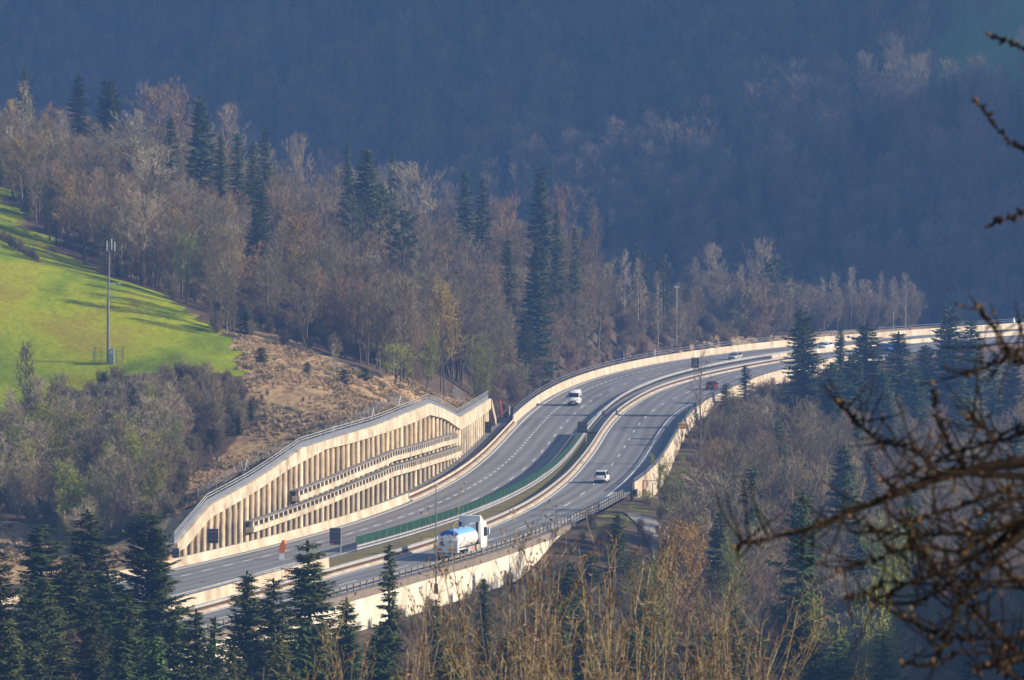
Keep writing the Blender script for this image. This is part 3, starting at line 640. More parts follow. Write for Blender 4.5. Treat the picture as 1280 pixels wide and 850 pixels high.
def tanker():
    p = road_at(560.5, 701); root = thing('tank_truck', 'white tank truck with blue topped tank beside the slim lamp post', 'tank truck', p, -math.radians(19), None, (1.1, 1.1, 1.1))
    o = 4.0
    bx('chassis', (0, o, .78), (.95, 8.2, .3), M['plastic'], root)
    n = 20
    def ell(y, rx, rz, cz): return [(math.sin(2 * PI * i / n) * rx, y, cz - math.cos(2 * PI * i / n) * rz) for i in range(n)]
    mb = MB(); mb.loft([ell(y, 1.22 * k, 1.0 * k, 1.98) for y, k in ((-.05, .55), (.02, .85), (.15, .97), (.3, 1), (5.3, 1), (5.45, .97), (5.55, .85), (5.6, .55))]); tk = part('tank', mb.mesh('tank', M['white'], True), root)
    mb = MB(); half = lambda y, k: [(math.sin(a) * 1.235 * k, y, 1.98 - math.cos(a) * 1.015 * k) for a in [PI * (0.70 + 0.6 * i / 12) for i in range(13)]]
    mb.loft([half(y, 1) for y in (.32, 2, 3.7, 5.28)], closed=False, cap=False); part('tank_top', mb.mesh('tank_top', M['lightblue'], True), tk)
    mb = MB(); mb.loft([half(-.07, .60), half(-.01, .87), half(.13, .985), half(.33, 1.003)], closed=False, cap=False); part('tank_cap', mb.mesh('tank_cap', M['blue'], True), tk)
    for y in (1.2, 2.9, 4.4): bx('manhole', (0, y, 3.02), (.5, .5, .14), M['galv'], tk)
    bx('rear_cabinet', (0, -.3, 1.42), (2.3, .5, 1.15), M['white'], root)
    bx('cabinet_lip', (.02, -.32, 2.03), (2.4, .56, .08), M['white'], root)
    mb = MB(); mb.tube([(-.55, -.562, 1.72), (-.55, -.575, 1.72)], [.24, .24], 14); part('badge', mb.mesh('badge', M['blue']), root)
    bx('marker_panel', (-.75, -.57, 1.13), (.62, .03, .26), M['orange'], root); bx('marker_panel', (.55, -.57, 1.13), (.8, .03, .26), M['yellow'], root)
    bx('bumper', (0, -.5, .62), (2.4, .16, .22), M['galv'], root)
    for s in (-1, 1):
        bx('tail_light', (s * .95, -.6, .64), (.4, .05, .14), M['tail'], root)
        bx('side_skirt', (s * 1.16, 3.4, .95), (.08, 2.0, .5), M['galv'], root)
        mb = MB(); mb.tube([(s * 1.08, 1.2 + k, 1.12 + .12 * math.sin(PI * k / 2.6)) for k in (0, .65, 1.3, 1.95, 2.6)], [.1] * 5, 6); 
        bx('mudguard', (s * 1.05, .95, 1.12), (.36, 2.3, .06), M['white'], root)
    bx('side_box', (1.14, 5.35, .95), (.14, .9, .52), M['beam'], root); bx('side_marker', (1.215, 3.9, .98), (.02, .5, .3), M['orange'], root)
    mb = MB(); mb.loft([ring(y, 1.24 * k, .62, z, .14) for y, k, z in ((6.15, .97, 3.35), (6.25, 1, 3.45), (7.7, 1, 3.42), (8.05, .97, 2.5), (8.12, .95, 1.3), (8.15, .92, .9))]); cb = part('cab', mb.mesh('cab', M['white'], True), root)
    mb = MB(); mb.loft([ring(y, 1.15 * k, 3.4, z, .1) for y, k, z in ((6.2, .98, 3.95), (6.5, 1, 4.0), (7.5, .9, 3.5))]); part('wind_deflector', mb.mesh('wind_deflector', M['white']), cb)
    panel('window', [(1.1, 8.12, 1.75), (-1.1, 8.12, 1.75), (-1.08, 7.86, 2.95), (1.08, 7.86, 2.95)], M['glass'], cb, -.05)
    for s in (-1, 1):
        q = [(s * 1.24, 6.9, 1.9), (s * 1.24, 7.85, 1.9), (s * 1.24, 7.75, 2.8), (s * 1.24, 6.9, 2.8)]
        panel('window', q if s > 0 else q[::-1], M['glass'], cb, .02); bx('mirror', (s * 1.42, 7.95, 2.4), (.16, .2, .7), M['white'], cb); bx('exhaust_stack', (s * .9, 5.95, 2.2), (.2, .2, 2.3), M['plastic'], root)
        bx('headlight', (s * .9, 8.1, 1.0), (.4, .16, .24), M['lamp'], cb)
    add_wheels(root, .5, .32, 1.02, (.3, 1.65, 6.9))
tanker()

# ------------------------------------------------------------------ signs and small street furniture
def sign(label, px0, py0, px1, py1, base, m, posts=(0.5,), name='road_sign', cat='road sign', back='signback', tilt=0.0):
    X, Y, _ = on_z(*base); zb = gz(X, Y) if X < Wx(Y) else 0.0
    a = at(px0, py1, Y); b = at(px1, py0, Y); w = b[0] - a[0]; h = b[2] - a[2]
    root = thing(name, label, cat, ((a[0] + b[0]) / 2, Y, zb), tilt)
    mb = MB(); mb.box((0, 0, (a[2] + b[2]) / 2 - zb), (w, .08, h)); part('panel', mb.mesh('panel', m), root)
    for k in (.25, .75):
        bx('brace', (0, -.06, a[2] - zb + h * k), (w * .94, .05, .07), M['railgrey'], root)
    for t in posts:
        mb = MB(); mb.tube([((t - .5) * w, .09, -.2), ((t - .5) * w, .09, b[2] - zb)], [.06, .06], 8); part('post', mb.mesh('post', M['galv']), root)
    return root
sign('grey backed road sign standing before the lowest piles of the wall', 259, 661, 273, 679, (268, 694.5), M['signback'], (.2, .8))
s1 = sign('bluish grey road sign with red corner in the median behind a spruce', 412, 660, 426, 681, (419, 694), M['signback'], (.98,))
w = on_z(419, 694); a = at(412, 681, w[1]); bx('red_mark', (-.38, -.06, a[2] + .12), (.4, .04, .2), M['red'], s1)
sign('grey road sign at the far end of the green screen fence', 722, 527, 734, 541, (731, 556), M['signback'], (.9,))
sign('dark square road sign in the median before the silver car', 864, 447.5, 874, 460, (869, 468), M['signback'], (.3, .7))
sign('blue road sign standing behind the sunlit parapet of the far bend', 770.5, 438.5, 779, 452, (775, 457), M['bluesign'], (1.1,))
sign('small dark road sign before the dry grass mound by the far bend', 902.5, 422, 908.5, 431, (905.5, 437), M['signback'], (.5,))
sign('yellow sign fixed on the bridge parapet of the near carriageway', 848, 528.5, 857, 536.5, (852.5, 545), M['yellow'], (.5,))
sign('dark panel under the lowest end of the stepped wall cap', 215, 685.5, 224, 697, (219.5, 702), M['signback'], (.5,), 'panel_board', 'panel')
sign('dark panel inside the raking end of the pile wall', 603.5, 527, 614, 541, (609, 543), M['signback'], (.1, .9), 'panel_board', 'panel')
def pole_thing(name, label, cat, px, pyb, pyt, m, r, z=0.0, lean=0.0, group=None):
    X, Y, _ = on_z(px, pyb, z); t = at(px, pyt, Y); root = thing(name, label, cat, (X, Y, z), 0, group)
    h = t[2] - z; mb = MB(); mb.tube([(0, 0, -.2), (lean * .5, 0, h * .5), (lean, 0, h)], [r, r, r * .8], 8); part('shaft', mb.mesh('shaft', m), root)
    return root, h
def cone():
    X, Y, _ = on_z(352, 699.5); root = thing('traffic_beacon', 'leaning orange traffic beacon on white base on the far carriageway', 'traffic beacon', (X, Y, 0.01), 0, None, (1.3, 1.3, 1.15))
    mb = MB(); mb.box((0, 0, .32), (.42, .3, .64), taper=.85); part('base', mb.mesh('base', M['white']), root)
    mb = MB(); mb.loft([[(q * .26 + dx, -.16, z), (q * .26 + dx, .16, z)][:0] or [(-.26 + dx, -.15, z), (.26 + dx, -.15, z), (.26 + dx, .15, z), (-.26 + dx, .15, z)] for q, dx, z in ((1, 0, .643), (1, .06, .95), (1, .1, 1.25), (1, .16, 1.5))]); part('board', mb.mesh('board', M['orange']), root)
    mb = MB(); mb.tube([(.18, 0, 1.503), (.18, 0, 1.6), (.19, 0, 1.78), (.19, 0, 1.85)], [.15, .19, .17, .08], 10); part('lamp', mb.mesh('lamp', M['orange']), root)
cone()
r_, h_ = pole_thing('marker_pole', 'leaning orange red pole past the end of the pile wall', 'pole', 628, 524, 500, M['red'], .13, 0, -.4)
r_, h_ = pole_thing('marker_pole', 'pale grey pole beside the orange red pole', 'pole', 636.5, 526, 507, M['post'], .16)
bx('cap', (0, 0, h_ - .05), (.4, .3, .12), M['post'], r_)
r_, h_ = pole_thing('gate_post', 'red gate post on pale slab at the gap before the bridge parapet', 'gate post', 804, 624, 600, M['red'], .11)
bx('gate_arm', (.8, 0, h_ - .1), (1.6, .05, .07), M['dark_brown'], r_); bx('slab', (.4, .2, .05), (3.0, 1.6, .3), M['concrete'], r_)
for k, (px, lab) in enumerate(((790, 'short dark post ending the valley side guard rail'), (796, 'short grey post beside the red gate post'))):
    pole_thing('bollard', lab, 'bollard', px, 623, 611, M['plastic' if k == 0 else 'greyconc'], .16)
r_, h_ = pole_thing('marker_post', 'small white post on the parapet of the far bend before the wood', 'marker post', 818.5, 452, 437, M['mastwhite'], .11)
r_, h_ = pole_thing('marker_post', 'small white capped post on the distant parapet before dark blue forest', 'marker post', 1267, 411, 397, M['mastwhite'], .16)
mb = MB(); mb.tube([(0, 0, 0), (0, 0, .8), (0, 0, 1.6)], [.42, .36, .12], 8); part('cover', mb.mesh('cover', M['mastwhite']), r_, loc=(0, 0, .9))
def lamp_post():
    X, Y, _ = on_z(543.5, 731); t = at(545, 607, Y); X = t[0]; root = thing('lamp_post', 'slim grey lamp post standing on the pale retaining wall', 'lamp post', (X, Y, -.5))
    h = t[2] + .5; mb = MB(); mb.tube([(0, 0, .6), (0, 0, h)], [.085, .05], 10); part('pole', mb.mesh('pole', M['mastgrey']), root)
    mb = MB(); mb.tube([(0, 0, -.4), (0, 0, .6)], [.24, .2], 10); part('base', mb.mesh('base', M['plastic']), root)
    mb = MB(); mb.loft([ring(y, .16 * k, z0, z1, .03) for y, k, z0, z1 in ((-.1, .7, h - .04, h + .08), (.3, 1, h - .02, h + .14), (.85, .8, h + .04, h + .14))]); part('lamp_head', mb.mesh('lamp_head', M['galv']), root)
lamp_post()
def mast():
    Y = 700.; a = at(135.5, 452, Y); zb = gz(a[0], Y); t = at(140, 299, Y); h = t[2] - zb; root = thing('antenna_mast', 'slim lattice grey antenna mast on the green meadow', 'antenna mast', (a[0], Y, zb))
    mb = MB(); mb.tube([(0, 0, -.3), (0, 0, h * .5), (0, 0, h * .5 + .01), (.25, 0, h)], [.24, .19, .14, .10], 8); part('pole', mb.mesh('pole', M['mastgrey']), root)
    for k, (dx, z, hh) in enumerate(((-.32, h - .9, 1.4), (.32, h - .7, 1.5), (.75, h - 1.0, 1.3))):
        mb = MB(); mb.box((dx + .2, -.1, z), (.14, .12, hh)); mb.box((dx / 2 + .2, 0, z), (abs(dx), .06, .06)); part('antenna', mb.mesh('antenna', M['mastwhite']), root)
    for z, l in ((h * .64, 1.5), (h * .54, .9)):
        mb = MB(); mb.box((.1 + l / 2, 0, z), (l, .09, .09)); mb.box((.1 + l, -.05, z), (.16, .3, .24)); part('side_arm', mb.mesh('side_arm', M['mastwhite']), root)
    c = thing('equipment_cabinet', 'pale grey equipment cabinet at the foot of the antenna mast', 'cabinet', (a[0] + .45, Y - .9, gz(a[0] + .45, Y - .9)))
    mb = MB(); mb.box((0, 0, 1.0), (.85, .6, 2.0)); part('body', mb.mesh('body', mat('cabinet_paint', (.36, .42, .46), .5)), c); bx('door', (0, -.31, 1.0), (.7, .03, 1.7), mat('cabinet_door', (.42, .48, .52), .5), c); bx('cap', (0, 0, 2.04), (.95, .7, .08), M['galv'], c)
    f = thing('wire_fence', 'small grey wire enclosure round the antenna mast', 'fence', (a[0], Y, zb))
    sx = ((-2.0, -1.4), (-.9, -1.4), (.2, -1.4), (1.2, -1.4), (2.0, -1.4), (2.0, 1.2), (-2.0, 1.2))
    for x, y in sx: bx('post', (x, y, .9 + gz(a[0] + x, Y + y) - zb), (.09, .09, 2.2), M['mastgrey'], f)
    mb = MB()
    for z in np.arange(.25, 2, .25):
        q = [(x, y, z + gz(a[0] + x, Y + y) - zb) for x, y in (sx[0], sx[2], sx[4], sx[5], sx[6], sx[0])]
        mb.tube(q, [.012] * len(q), 3, cap=False)
    part('wire_mesh', mb.mesh('wire_mesh', M['mastgrey']), f)
mast()
def white_mast():
    Y = 1010.; a = at(846, 358, Y); zb = gz(a[0], Y); root = thing('signal_mast', 'thin white signal mast with crossbar rising from the roadside wood', 'mast', (a[0], Y, zb)); h = a[2] - zb
    mb = MB(); mb.tube([(0, 0, -.3), (0, 0, h)], [.11, .08], 8); part('pole', mb.mesh('pole', M['galv']), root); bx('crossbar', (0, 0, h - .1), (.95, .22, .22), M['mastwhite'], root)
white_mast()
def wire_fence(label, pts, step, hgt=1.7):
    P = [Vector(p) for p in pts]; root = thing('wire_fence', label, 'fence', tuple(P[0]))
    d = [0]
    for i in range(1, len(P)): d.append(d[-1] + (P[i] - P[i - 1]).length)
    n = int(d[-1] / step); pm = MB(); pm.box((0, 0, hgt / 2), (.10, .10, hgt)); me = pm.mesh('post', M['post']); tops = []
    for k in range(n + 1):
        s = k * step; i = max(j for j in range(len(P) - 1) if d[j] <= s + 1e-6) if s < d[-1] else len(P) - 2
        q = P[i].lerp(P[i + 1], (s - d[i]) / (d[i + 1] - d[i])); z = gz(q.x, q.y); tops.append((q.x - P[0].x, q.y - P[0].y, z - P[0].z))
        part('post', me, root, loc=tops[-1], rot=(R.uniform(-.05, .05), R.uniform(-.07, .07), 0))
    mb = MB()
    for z in np.arange(.1, hgt, .2): mb.tube([(x, y, zz + z) for x, y, zz in tops], [.011] * len(tops), 3, cap=False)
    part('wire_mesh', mb.mesh('wire_mesh', M['wire']), root)
wire_fence('long grey wire fence following the top of the pile wall', [(float(off(y, -9.0)), y, gz(float(off(y, -9.0)), y)) for y in np.arange(562., 742., 9.)], 3.2)
b0 = (float(off(746, -6.5)), 746.); b1 = (float(off(775, -11)), 785.)
wire_fence('short pale wire fence climbing behind the far dip of the pile wall', [(b0[0], b0[1], gz(*b0)), (b1[0], b1[1], gz(*b1))], 2.6, 2.0)
for k, (y, lab) in enumerate(((575, 'leaning white post low on the fence line near the lowest wall end'), (614, 'leaning white post on dry grass behind the middle of the wall'), (640, 'leaning white post behind the upper part of the wall'), (664, 'leaning white post by the fence near the wall peak'))):
    x = float(off(y, -8.2)); root = thing('leaning_post', lab, 'post', (x, y, gz(x, y))); mb = MB(); mb.tube([(0, 0, -.1), (.35, 0, 1.6)], [.08, .07], 6); part('shaft', mb.mesh('shaft', M['mastwhite']), root)
    mb = MB(); mb.tube([(.7, .2, -.1), (.3, 0, 1.3)], [.05, .05], 5); part('strut', mb.mesh('strut', M['post']), root)

# ------------------------------------------------------------------ trees: prototypes
def rv(rr): 
    while True:
        v = Vector((rr.uniform(-1, 1), rr.uniform(-1, 1), rr.uniform(-1, 1)))
        if 0.1 < v.length < 1: return v.normalized()
def seg3(mb, a, b, r0, r1, m=0):
    d = b - a
    if d.length < 1e-6: return
    d.normalize(); u = d.cross(Vector((0.3, 0.2, 1)) if abs(d.z) < .9 else Vector((1, .2, 0))).normalized(); w = d.cross(u)
    n = len(mb.v)
    for q, r in ((a, r0), (b, r1)):
        for k in range(3):
            t = 2.0944 * k; p = q + u * (math.cos(t) * r) + w * (math.sin(t) * r); mb.v.append((p.x, p.y, p.z))
    for k in range(3):
        j = (k + 1) % 3; mb.f.append((n + k, n + j, n + 3 + j, n + 3 + k)); mb.m.append(m)
def leafq(mb, c, s, rr, m=1):
    a = rv(rr); b = a.cross(rv(rr)).normalized(); a = a * s; b = b * s * .7
    mb.quad(tuple(c - a), tuple(c - b), tuple(c + a), tuple(c + b), m)
def bare_proto(seed, h=16., rad=4.5, form='round', tw='twig', bk='bark', leaf=None, nleaf=0, dens=1.0, lsize=.075, lean=0.0):
    rr = random.Random(seed); tk, cr = MB(), MB()
    z0 = {'round': .26, 'tall': .22, 'bush': .04, 'birch': .3, 'high': .45}[form]
    ntr = {'bush': 5}.get(form, 1 if rr.random() < .75 else 2)
    r0 = (h * .010 + .02) * (.8 if form == 'birch' else 1); tf = {'round': .80, 'high': .84, 'tall': .93, 'bush': .88, 'birch': .95}[form]
    for s in range(ntr):
        dirx = Vector((rr.uniform(-1, 1), rr.uniform(-1, 1), 0)) * (.30 if ntr > 2 else .13 if ntr == 2 else .03)
        hh = h * (1 if s == 0 else rr.uniform(.75, .98)); pts = []; n = 9; p = Vector((rr.uniform(-.2, .2), rr.uniform(-.2, .2), -.4)) * (1 if ntr > 1 else .3); p.z = -.4
        wig = Vector((0, 0, 0))
        for i in range(n):
            t = i / (n - 1); wig = wig * .6 + Vector((rr.uniform(-1, 1), rr.uniform(-1, 1), 0)) * h * .008
            q = Vector((0, 0, 0)) + dirx * (t ** .8 * hh) + wig + Vector((lean * t * h, 0, -.4 + t * (hh * tf + .4))); q.x += p.x; q.y += p.y; pts.append(q)
        rads = [r0 / math.sqrt(ntr) * ((1 - i / (n - 1)) ** .85 + .05) for i in range(n)]
        tk.tube([tuple(q) for q in pts], rads, 7)
        def on(t):
            f = t * (n - 1); i = min(int(f), n - 2); return pts[i].lerp(pts[i + 1], f - i), rads[i] + (rads[i + 1] - rads[i]) * (f - i)
        npri = int({'round': 22, 'tall': 24, 'bush': 11, 'birch': 26, 'high': 17}[form] * (1 if ntr != 2 else .6))
        for k in range(npri):
            t = z0 + (.97 - z0) * ((k + rr.random()) / npri) ** .9; b, br = on(t); az = k * 2.4 + rr.uniform(-.5, .5); tt = (t - z0) / (1 - z0)
            prof = {'round': math.sin(PI * (.18 + .80 * tt)) ** .7, 'tall': (1 - tt) ** .6 * .9 + .15, 'bush': .9 - .4 * tt, 'birch': (1 - tt) ** .7 * .9 + .12, 'high': math.sin(PI * (.2 + .78 * tt)) ** .7}[form]
            ln = rad * prof * rr.uniform(.75, 1.15)
            up = {'round': .55 + .8 * tt, 'tall': 1.1, 'bush': 1.2, 'birch': .8, 'high': .5 + .8 * tt}[form] * rr.uniform(.7, 1.3)
            d = Vector((math.cos(az), math.sin(az), up)).normalized(); cur = b; r = max(.022, min(br * .62, .018 * ln + .02)); path = [b]; ns = 5
            for i in range(ns):
                d = (d + Vector((0, 0, .10)) + rv(rr) * .17).normalized(); cur = cur + d * ln / ns; path.append(cur)
            tk.tube([tuple(q) for q in path], [r * (1 - .75 * i / ns) for i in range(ns + 1)], 4, cap=False)
            nsec = max(3, int((3.6 + ln * 1.5) * dens))
            for j in range(nsec):
                u = .15 + .85 * (j + rr.random()) / nsec; f = u * ns; i = min(int(f), ns - 1); q = path[i].lerp(path[i + 1], f - i); dd = (path[i + 1] - path[i]).normalized()
                sd = (dd * .8 + rv(rr) * .85 + Vector((0, 0, .32 if form != 'birch' else -.02))).normalized(); sl = ln * rr.uniform(.22, .42) * (1.15 - .4 * u) + .25; c2 = q; pp = [q]
                for i2 in range(3):
                    sd = (sd + rv(rr) * .2 + Vector((0, 0, .08 if form != 'birch' else -.12))).normalized(); c2 = c2 + sd * sl / 3; pp.append(c2)
                for i2 in range(3): seg3(cr, pp[i2], pp[i2 + 1], .024 * (1 - .2 * i2), .024 * (.8 - .2 * i2))
                ntw = max(3, int((4 + sl * 2.6) * dens))
                for k2 in range(ntw):
                    u2 = .1 + .9 * rr.random(); f2 = u2 * 3; i2 = min(int(f2), 2); q2 = pp[i2].lerp(pp[i2 + 1], f2 - i2)
                    td = (sd * .75 + rv(rr) * .8 + Vector((0, 0, .3 if form != 'birch' else -.5))).normalized(); tl = rr.uniform(.35, .95)
                    e = q2 + td * tl; seg3(cr, q2, e, .018, .009)
                    e2 = q2 + td * tl * .5; td2 = (td + rv(rr) * .8).normalized(); seg3(cr, e2, e2 + td2 * tl * .55, .013, .007)
                    if leaf and rr.random() < nleaf:
                        for _ in range(3): leafq(cr, q2.lerp(e, rr.uniform(.3, 1)) + rv(rr) * .1, lsize * rr.uniform(.6, 1.3), rr)
    mats = [M[tw]] + ([M[leaf]] if leaf else [])
    h = max(q[2] for q in cr.v) - .25
    return dict(h=h, parts=[('trunk', tk.mesh('trunk', M[bk], True)), ('crown', cr.mesh('crown', mats))])
def spruce_proto(seed, h=24., rad=3.6, bare=.06, fine=1.0, needle='needle', gappy=.0, power=.56, droop=1.0, up=0.0):
    rr = random.Random(seed); tk, cr = MB(), MB(); n = 8
    pts = [(rr.uniform(-.06, .06), rr.uniform(-.06, .06), -.4 + (h * .985 + .4) * i / (n - 1)) for i in range(n)]
    tk.tube(pts, [(.016 * h) * (1 - i / (n - 1)) ** .9 + .015 for i in range(n)], 8)
    z = h * bare; k = 0
    while z < h * .985:
        t = (z / h - bare) / (1 - bare); L0 = rad * ((1 - t) ** power) * (1 if t > .12 else .75 + 2 * t) + .16
        nb = rr.randint(3, 4) if t < .9 else 3
        if gappy and rr.random() < gappy: nb = rr.randint(1, 3)
        for b in range(nb):
            az = k * 2.1 + 2 * PI * b / nb + rr.uniform(-.35, .35); ln = L0 * rr.uniform(.50, 1.15) * (1 if rr.random() > .08 else 1.25) * (.86 + .16 * math.sin(z * 1.9 + seed) * math.cos(az * 2 + seed))
            d = Vector((math.cos(az), math.sin(az), .25 * (t - .45) + up)); p = Vector((0, 0, z + rr.uniform(-.3, .3))); ns = 5; path = [p.copy()]
            for i in range(ns):
                u = i / ns; dd = d + Vector((0, 0, (-.42 * droop * (1 - t) * math.sin(PI * min(1, u * 1.25)) + .25 * u)))
                p = p + dd.normalized() * ln / ns; path.append(p.copy())
            tk_r = .012 * ln + .008
            for i in range(0, ns): seg3(cr, path[i], path[i + 1], tk_r * (1 - i / ns) + .006, tk_r * (1 - (i + 1) / ns) + .004, 1)
            side = Vector((-math.sin(az), math.cos(az), 0)); m = max(3, int(ln * 4.0 * fine))
            for j in range(m):
                u = .08 + .92 * (j + rr.random() * .8) / m; f = u * ns; i = min(int(f), ns - 1); q = path[i].lerp(path[i + 1], f - i); fw = (path[i + 1] - path[i]).normalized()
                sl = (.34 + .36 * ln * (1 - u) * .8 + .14) * rr.uniform(.7, 1.25); sl = min(sl, 1.3)
                wd = (.10 + .06 * sl) / (.6 + .4 * fine)
                for s in (-1, 1):
                    sdir = (fw * .75 + side * s * rr.uniform(.55, 1.0) + Vector((0, 0, -.30 * droop + rr.uniform(-.25, .2)))).normalized(); e = q + sdir * sl
                    wv = sdir.cross(Vector((rr.uniform(-.5, .5), rr.uniform(-.5, .5), 1))).normalized() * wd
                    cr.quad(tuple(q - wv * .5), tuple(q + wv * .5), tuple(q.lerp(e, .65) + wv), tuple(e)); cr.quad(tuple(q), tuple(q.lerp(e, .6) - wv), tuple(e + Vector((0, 0, -.04))), tuple(q.lerp(e, .4)))
                if rr.random() < .75:
                    e = q + Vector((rr.uniform(-.12, .12), rr.uniform(-.12, .12), -rr.uniform(.25, .6) * droop * (.5 + .5 * min(1, ln / 2)))); wv = side * wd * 1.1
                    cr.quad(tuple(q - wv), tuple(q + wv), tuple(q.lerp(e, .6) + wv * .8), tuple(e))
        k += 1; z += (.20 + .17 * (1 - t)) * (1.15 if fine < 1.2 else .85)
    for a in range(5):
        e = Vector((math.cos(a * 1.3) * .12, math.sin(a * 1.3) * .12, h - .2)); cr.quad((0, 0, h - .8), (.04, .02, h - .8), tuple(e), (0, 0, h))
    return dict(h=h, parts=[('trunk', tk.mesh('trunk', M['sbark'], True)), ('crown', cr.mesh('crown', [M[needle], M['sbark']]))])
def pine_proto(seed, h=22., rad=3.4, bare=.5, needle='needle'):
    rr = random.Random(seed); tk, cr = MB(), MB(); n = 9; pts = []
    x = y = 0
    for i in range(n): pts.append(Vector((x, y, -.4 + (h * .97 + .4) * i / (n - 1)))); x += rr.uniform(-.2, .2); y += rr.uniform(-.2, .2)
    tk.tube([tuple(p) for p in pts], [(.013 * h) * (1 - i / (n - 1)) ** .8 + .02 for i in range(n)], 8)
    for k in range(30):
        t = bare + (1 - bare) * ((k + rr.random()) / 30); f = min(t, .999) * (n - 1); i = int(f); b = pts[i].lerp(pts[i + 1], f - i); tt = (t - bare) / (1 - bare)
        az = k * 2.4 + rr.uniform(-.4, .4); ln = rad * math.sin(PI * (.22 + .7 * tt)) * rr.uniform(.6, 1.15); d = Vector((math.cos(az), math.sin(az), .1 + .7 * tt)).normalized(); p = b; path = [b]
        for q in range(4): d = (d + rv(rr) * .2 + Vector((0, 0, .06))).normalized(); p = p + d * ln / 4; path.append(p)
        tk.tube([tuple(q) for q in path], [.05, .045, .035, .025, .015], 4, cap=False)
        for c in range(int(5 + ln * 3.5)):
            u = rr.uniform(.35, 1.05); f2 = min(u, .999) * 4; i2 = int(f2); c0 = path[i2].lerp(path[i2 + 1], f2 - i2) + rv(rr) * .35
            for _ in range(15):
                dd = (rv(rr) + Vector((0, 0, .45))).normalized(); e = c0 + dd * rr.uniform(.28, .5); wv = dd.cross(rv(rr)).normalized() * .05
                cr.quad(tuple(c0 - wv), tuple(c0 + wv), tuple(c0.lerp(e, .7) + wv * 1.3), tuple(e))
    return dict(h=h, parts=[('trunk', tk.mesh('trunk', M['sbark'], True)), ('crown', cr.mesh('crown', [M[needle], M['sbark']]))])

PR = {}
PR['bare'] = [bare_proto(10 + i, 16, r, f) for i, (r, f) in enumerate([(4.2, 'round'), (4.8, 'round'), (3.4, 'tall'), (3.0, 'tall'), (4.4, 'high'), (3.8, 'round'), (3.6, 'high')])]
PR['bare_red'] = [bare_proto(30 + i, 16, r, f, tw='twig_red') for i, (r, f) in enumerate([(5.0, 'round'), (4.4, 'round'), (3.8, 'tall')])]
PR['bare_pale'] = [bare_proto(40 + i, 16, r, f, tw='twig_pale', bk='bark') for i, (r, f) in enumerate([(5.4, 'round'), (4.4, 'round'), (3.4, 'tall')])]
PR['bush'] = [bare_proto(55 + i, 6, r, 'bush', tw=t_) for i, (r, t_) in enumerate([(2.8, 'twig'), (2.6, 'twig_red')])]
PR['dark'] = [bare_proto(50 + i, 16, r, f, tw='bark', dens=.55) for i, (r, f) in enumerate([(5.0, 'round'), (3.6, 'tall')])]
PR['green'] = [bare_proto(60 + i, 14, r, f, tw='bud_green', leaf='bud_green', nleaf=.9) for i, (r, f) in enumerate([(4.4, 'round'), (3.8, 'bush'), (3.2, 'tall')])]
PR['gold'] = [bare_proto(70 + i, 14, r, f, leaf='bud_gold', nleaf=.9, tw='bud_gold') for i, (r, f) in enumerate([(5.0, 'round'), (4.2, 'round'), (3.6, 'bush')])]
PR['birch'] = [bare_proto(80 + i, 16, r, 'birch', bk='birch', tw='twig_pale', dens=1.05) for i, r in enumerate((2.6, 3.0, 2.2))]
PR['young'] = [bare_proto(90 + i, 10, r, f) for i, (r, f) in enumerate([(2.4, 'tall'), (2.8, 'bush'), (2.0, 'tall'), (2.6, 'round')])]
PR['young_pale'] = [bare_proto(95 + i, 10, r, f, tw=t_, leaf=l_, nleaf=.5) for i, (r, f, t_, l_) in enumerate([(2.6, 'tall', 'twig_pale', None), (2.8, 'bush', 'twig_pale', None), (2.6, 'bush', 'bud_green', 'bud_green'), (2.4, 'round', 'twig_pale', None)])]
PR['shrub'] = [bare_proto(100 + i, 4.5, r, 'bush', dens=.9) for i, r in enumerate((2.2, 1.8))]
PR['spruce'] = [spruce_proto(110 + i, 24, r, b) for i, (r, b) in enumerate([(4.0, .05), (3.6, .10), (4.4, .04), (3.2, .2)])]
PR['spruce_fine'] = [spruce_proto(120 + i, 24, r, b, fine=1.7, gappy=g) for i, (r, b, g) in enumerate([(4.4, .04, .05), (4.0, .06, .16), (4.9, .05, .12)])]
PR['spruce_full'] = [spruce_proto(136 + i, 24, 4.4, .03, fine=1.5, power=q, droop=1.1) for i, q in enumerate((.46, .55))]
PR['spruce_thin'] = [spruce_proto(130, 26, 3.8, .34, fine=1.3, gappy=.34, droop=1.3), spruce_proto(131, 24, 3.4, .45, fine=1.0, gappy=.3, droop=1.2)]
PR['spruce_pale'] = [spruce_proto(140 + i, 22, r, .06, needle='needle_pale') for i, r in enumerate((3.4, 3.0))]
PR['spruce_dark_narrow'] = [spruce_proto(150, 22, 2.4, .03, fine=1.9, power=.72)]
PR['spruce_broad'] = [spruce_proto(160, 22, 4.8, .03, fine=1.8, power=.50, droop=.6, up=.28)]
PR['spruce_small'] = [spruce_proto(170, 6, 1.6, .02, fine=1.3)]
PR['pine'] = [pine_proto(180 + i, 22, 3.6, b) for i, b in enumerate((.55, .45))]
PR['pine_pale'] = [pine_proto(185, 20, 3.2, .35, 'needle_pale')]
KIND = dict(bare='bare_tree', bare_red='bare_tree', bare_pale='bare_tree', dark='bare_tree', green='budding_tree', gold='budding_tree', birch='birch_tree', young='young_tree', young_pale='young_tree', shrub='shrub', bush='shrub',
            spruce='spruce_tree', spruce_fine='spruce_tree', spruce_full='spruce_tree', spruce_thin='spruce_tree', spruce_pale='spruce_tree', spruce_dark_narrow='spruce_tree', spruce_broad='spruce_tree', spruce_small='spruce_tree', pine='pine_tree', pine_pale='pine_tree')
N_T = {}
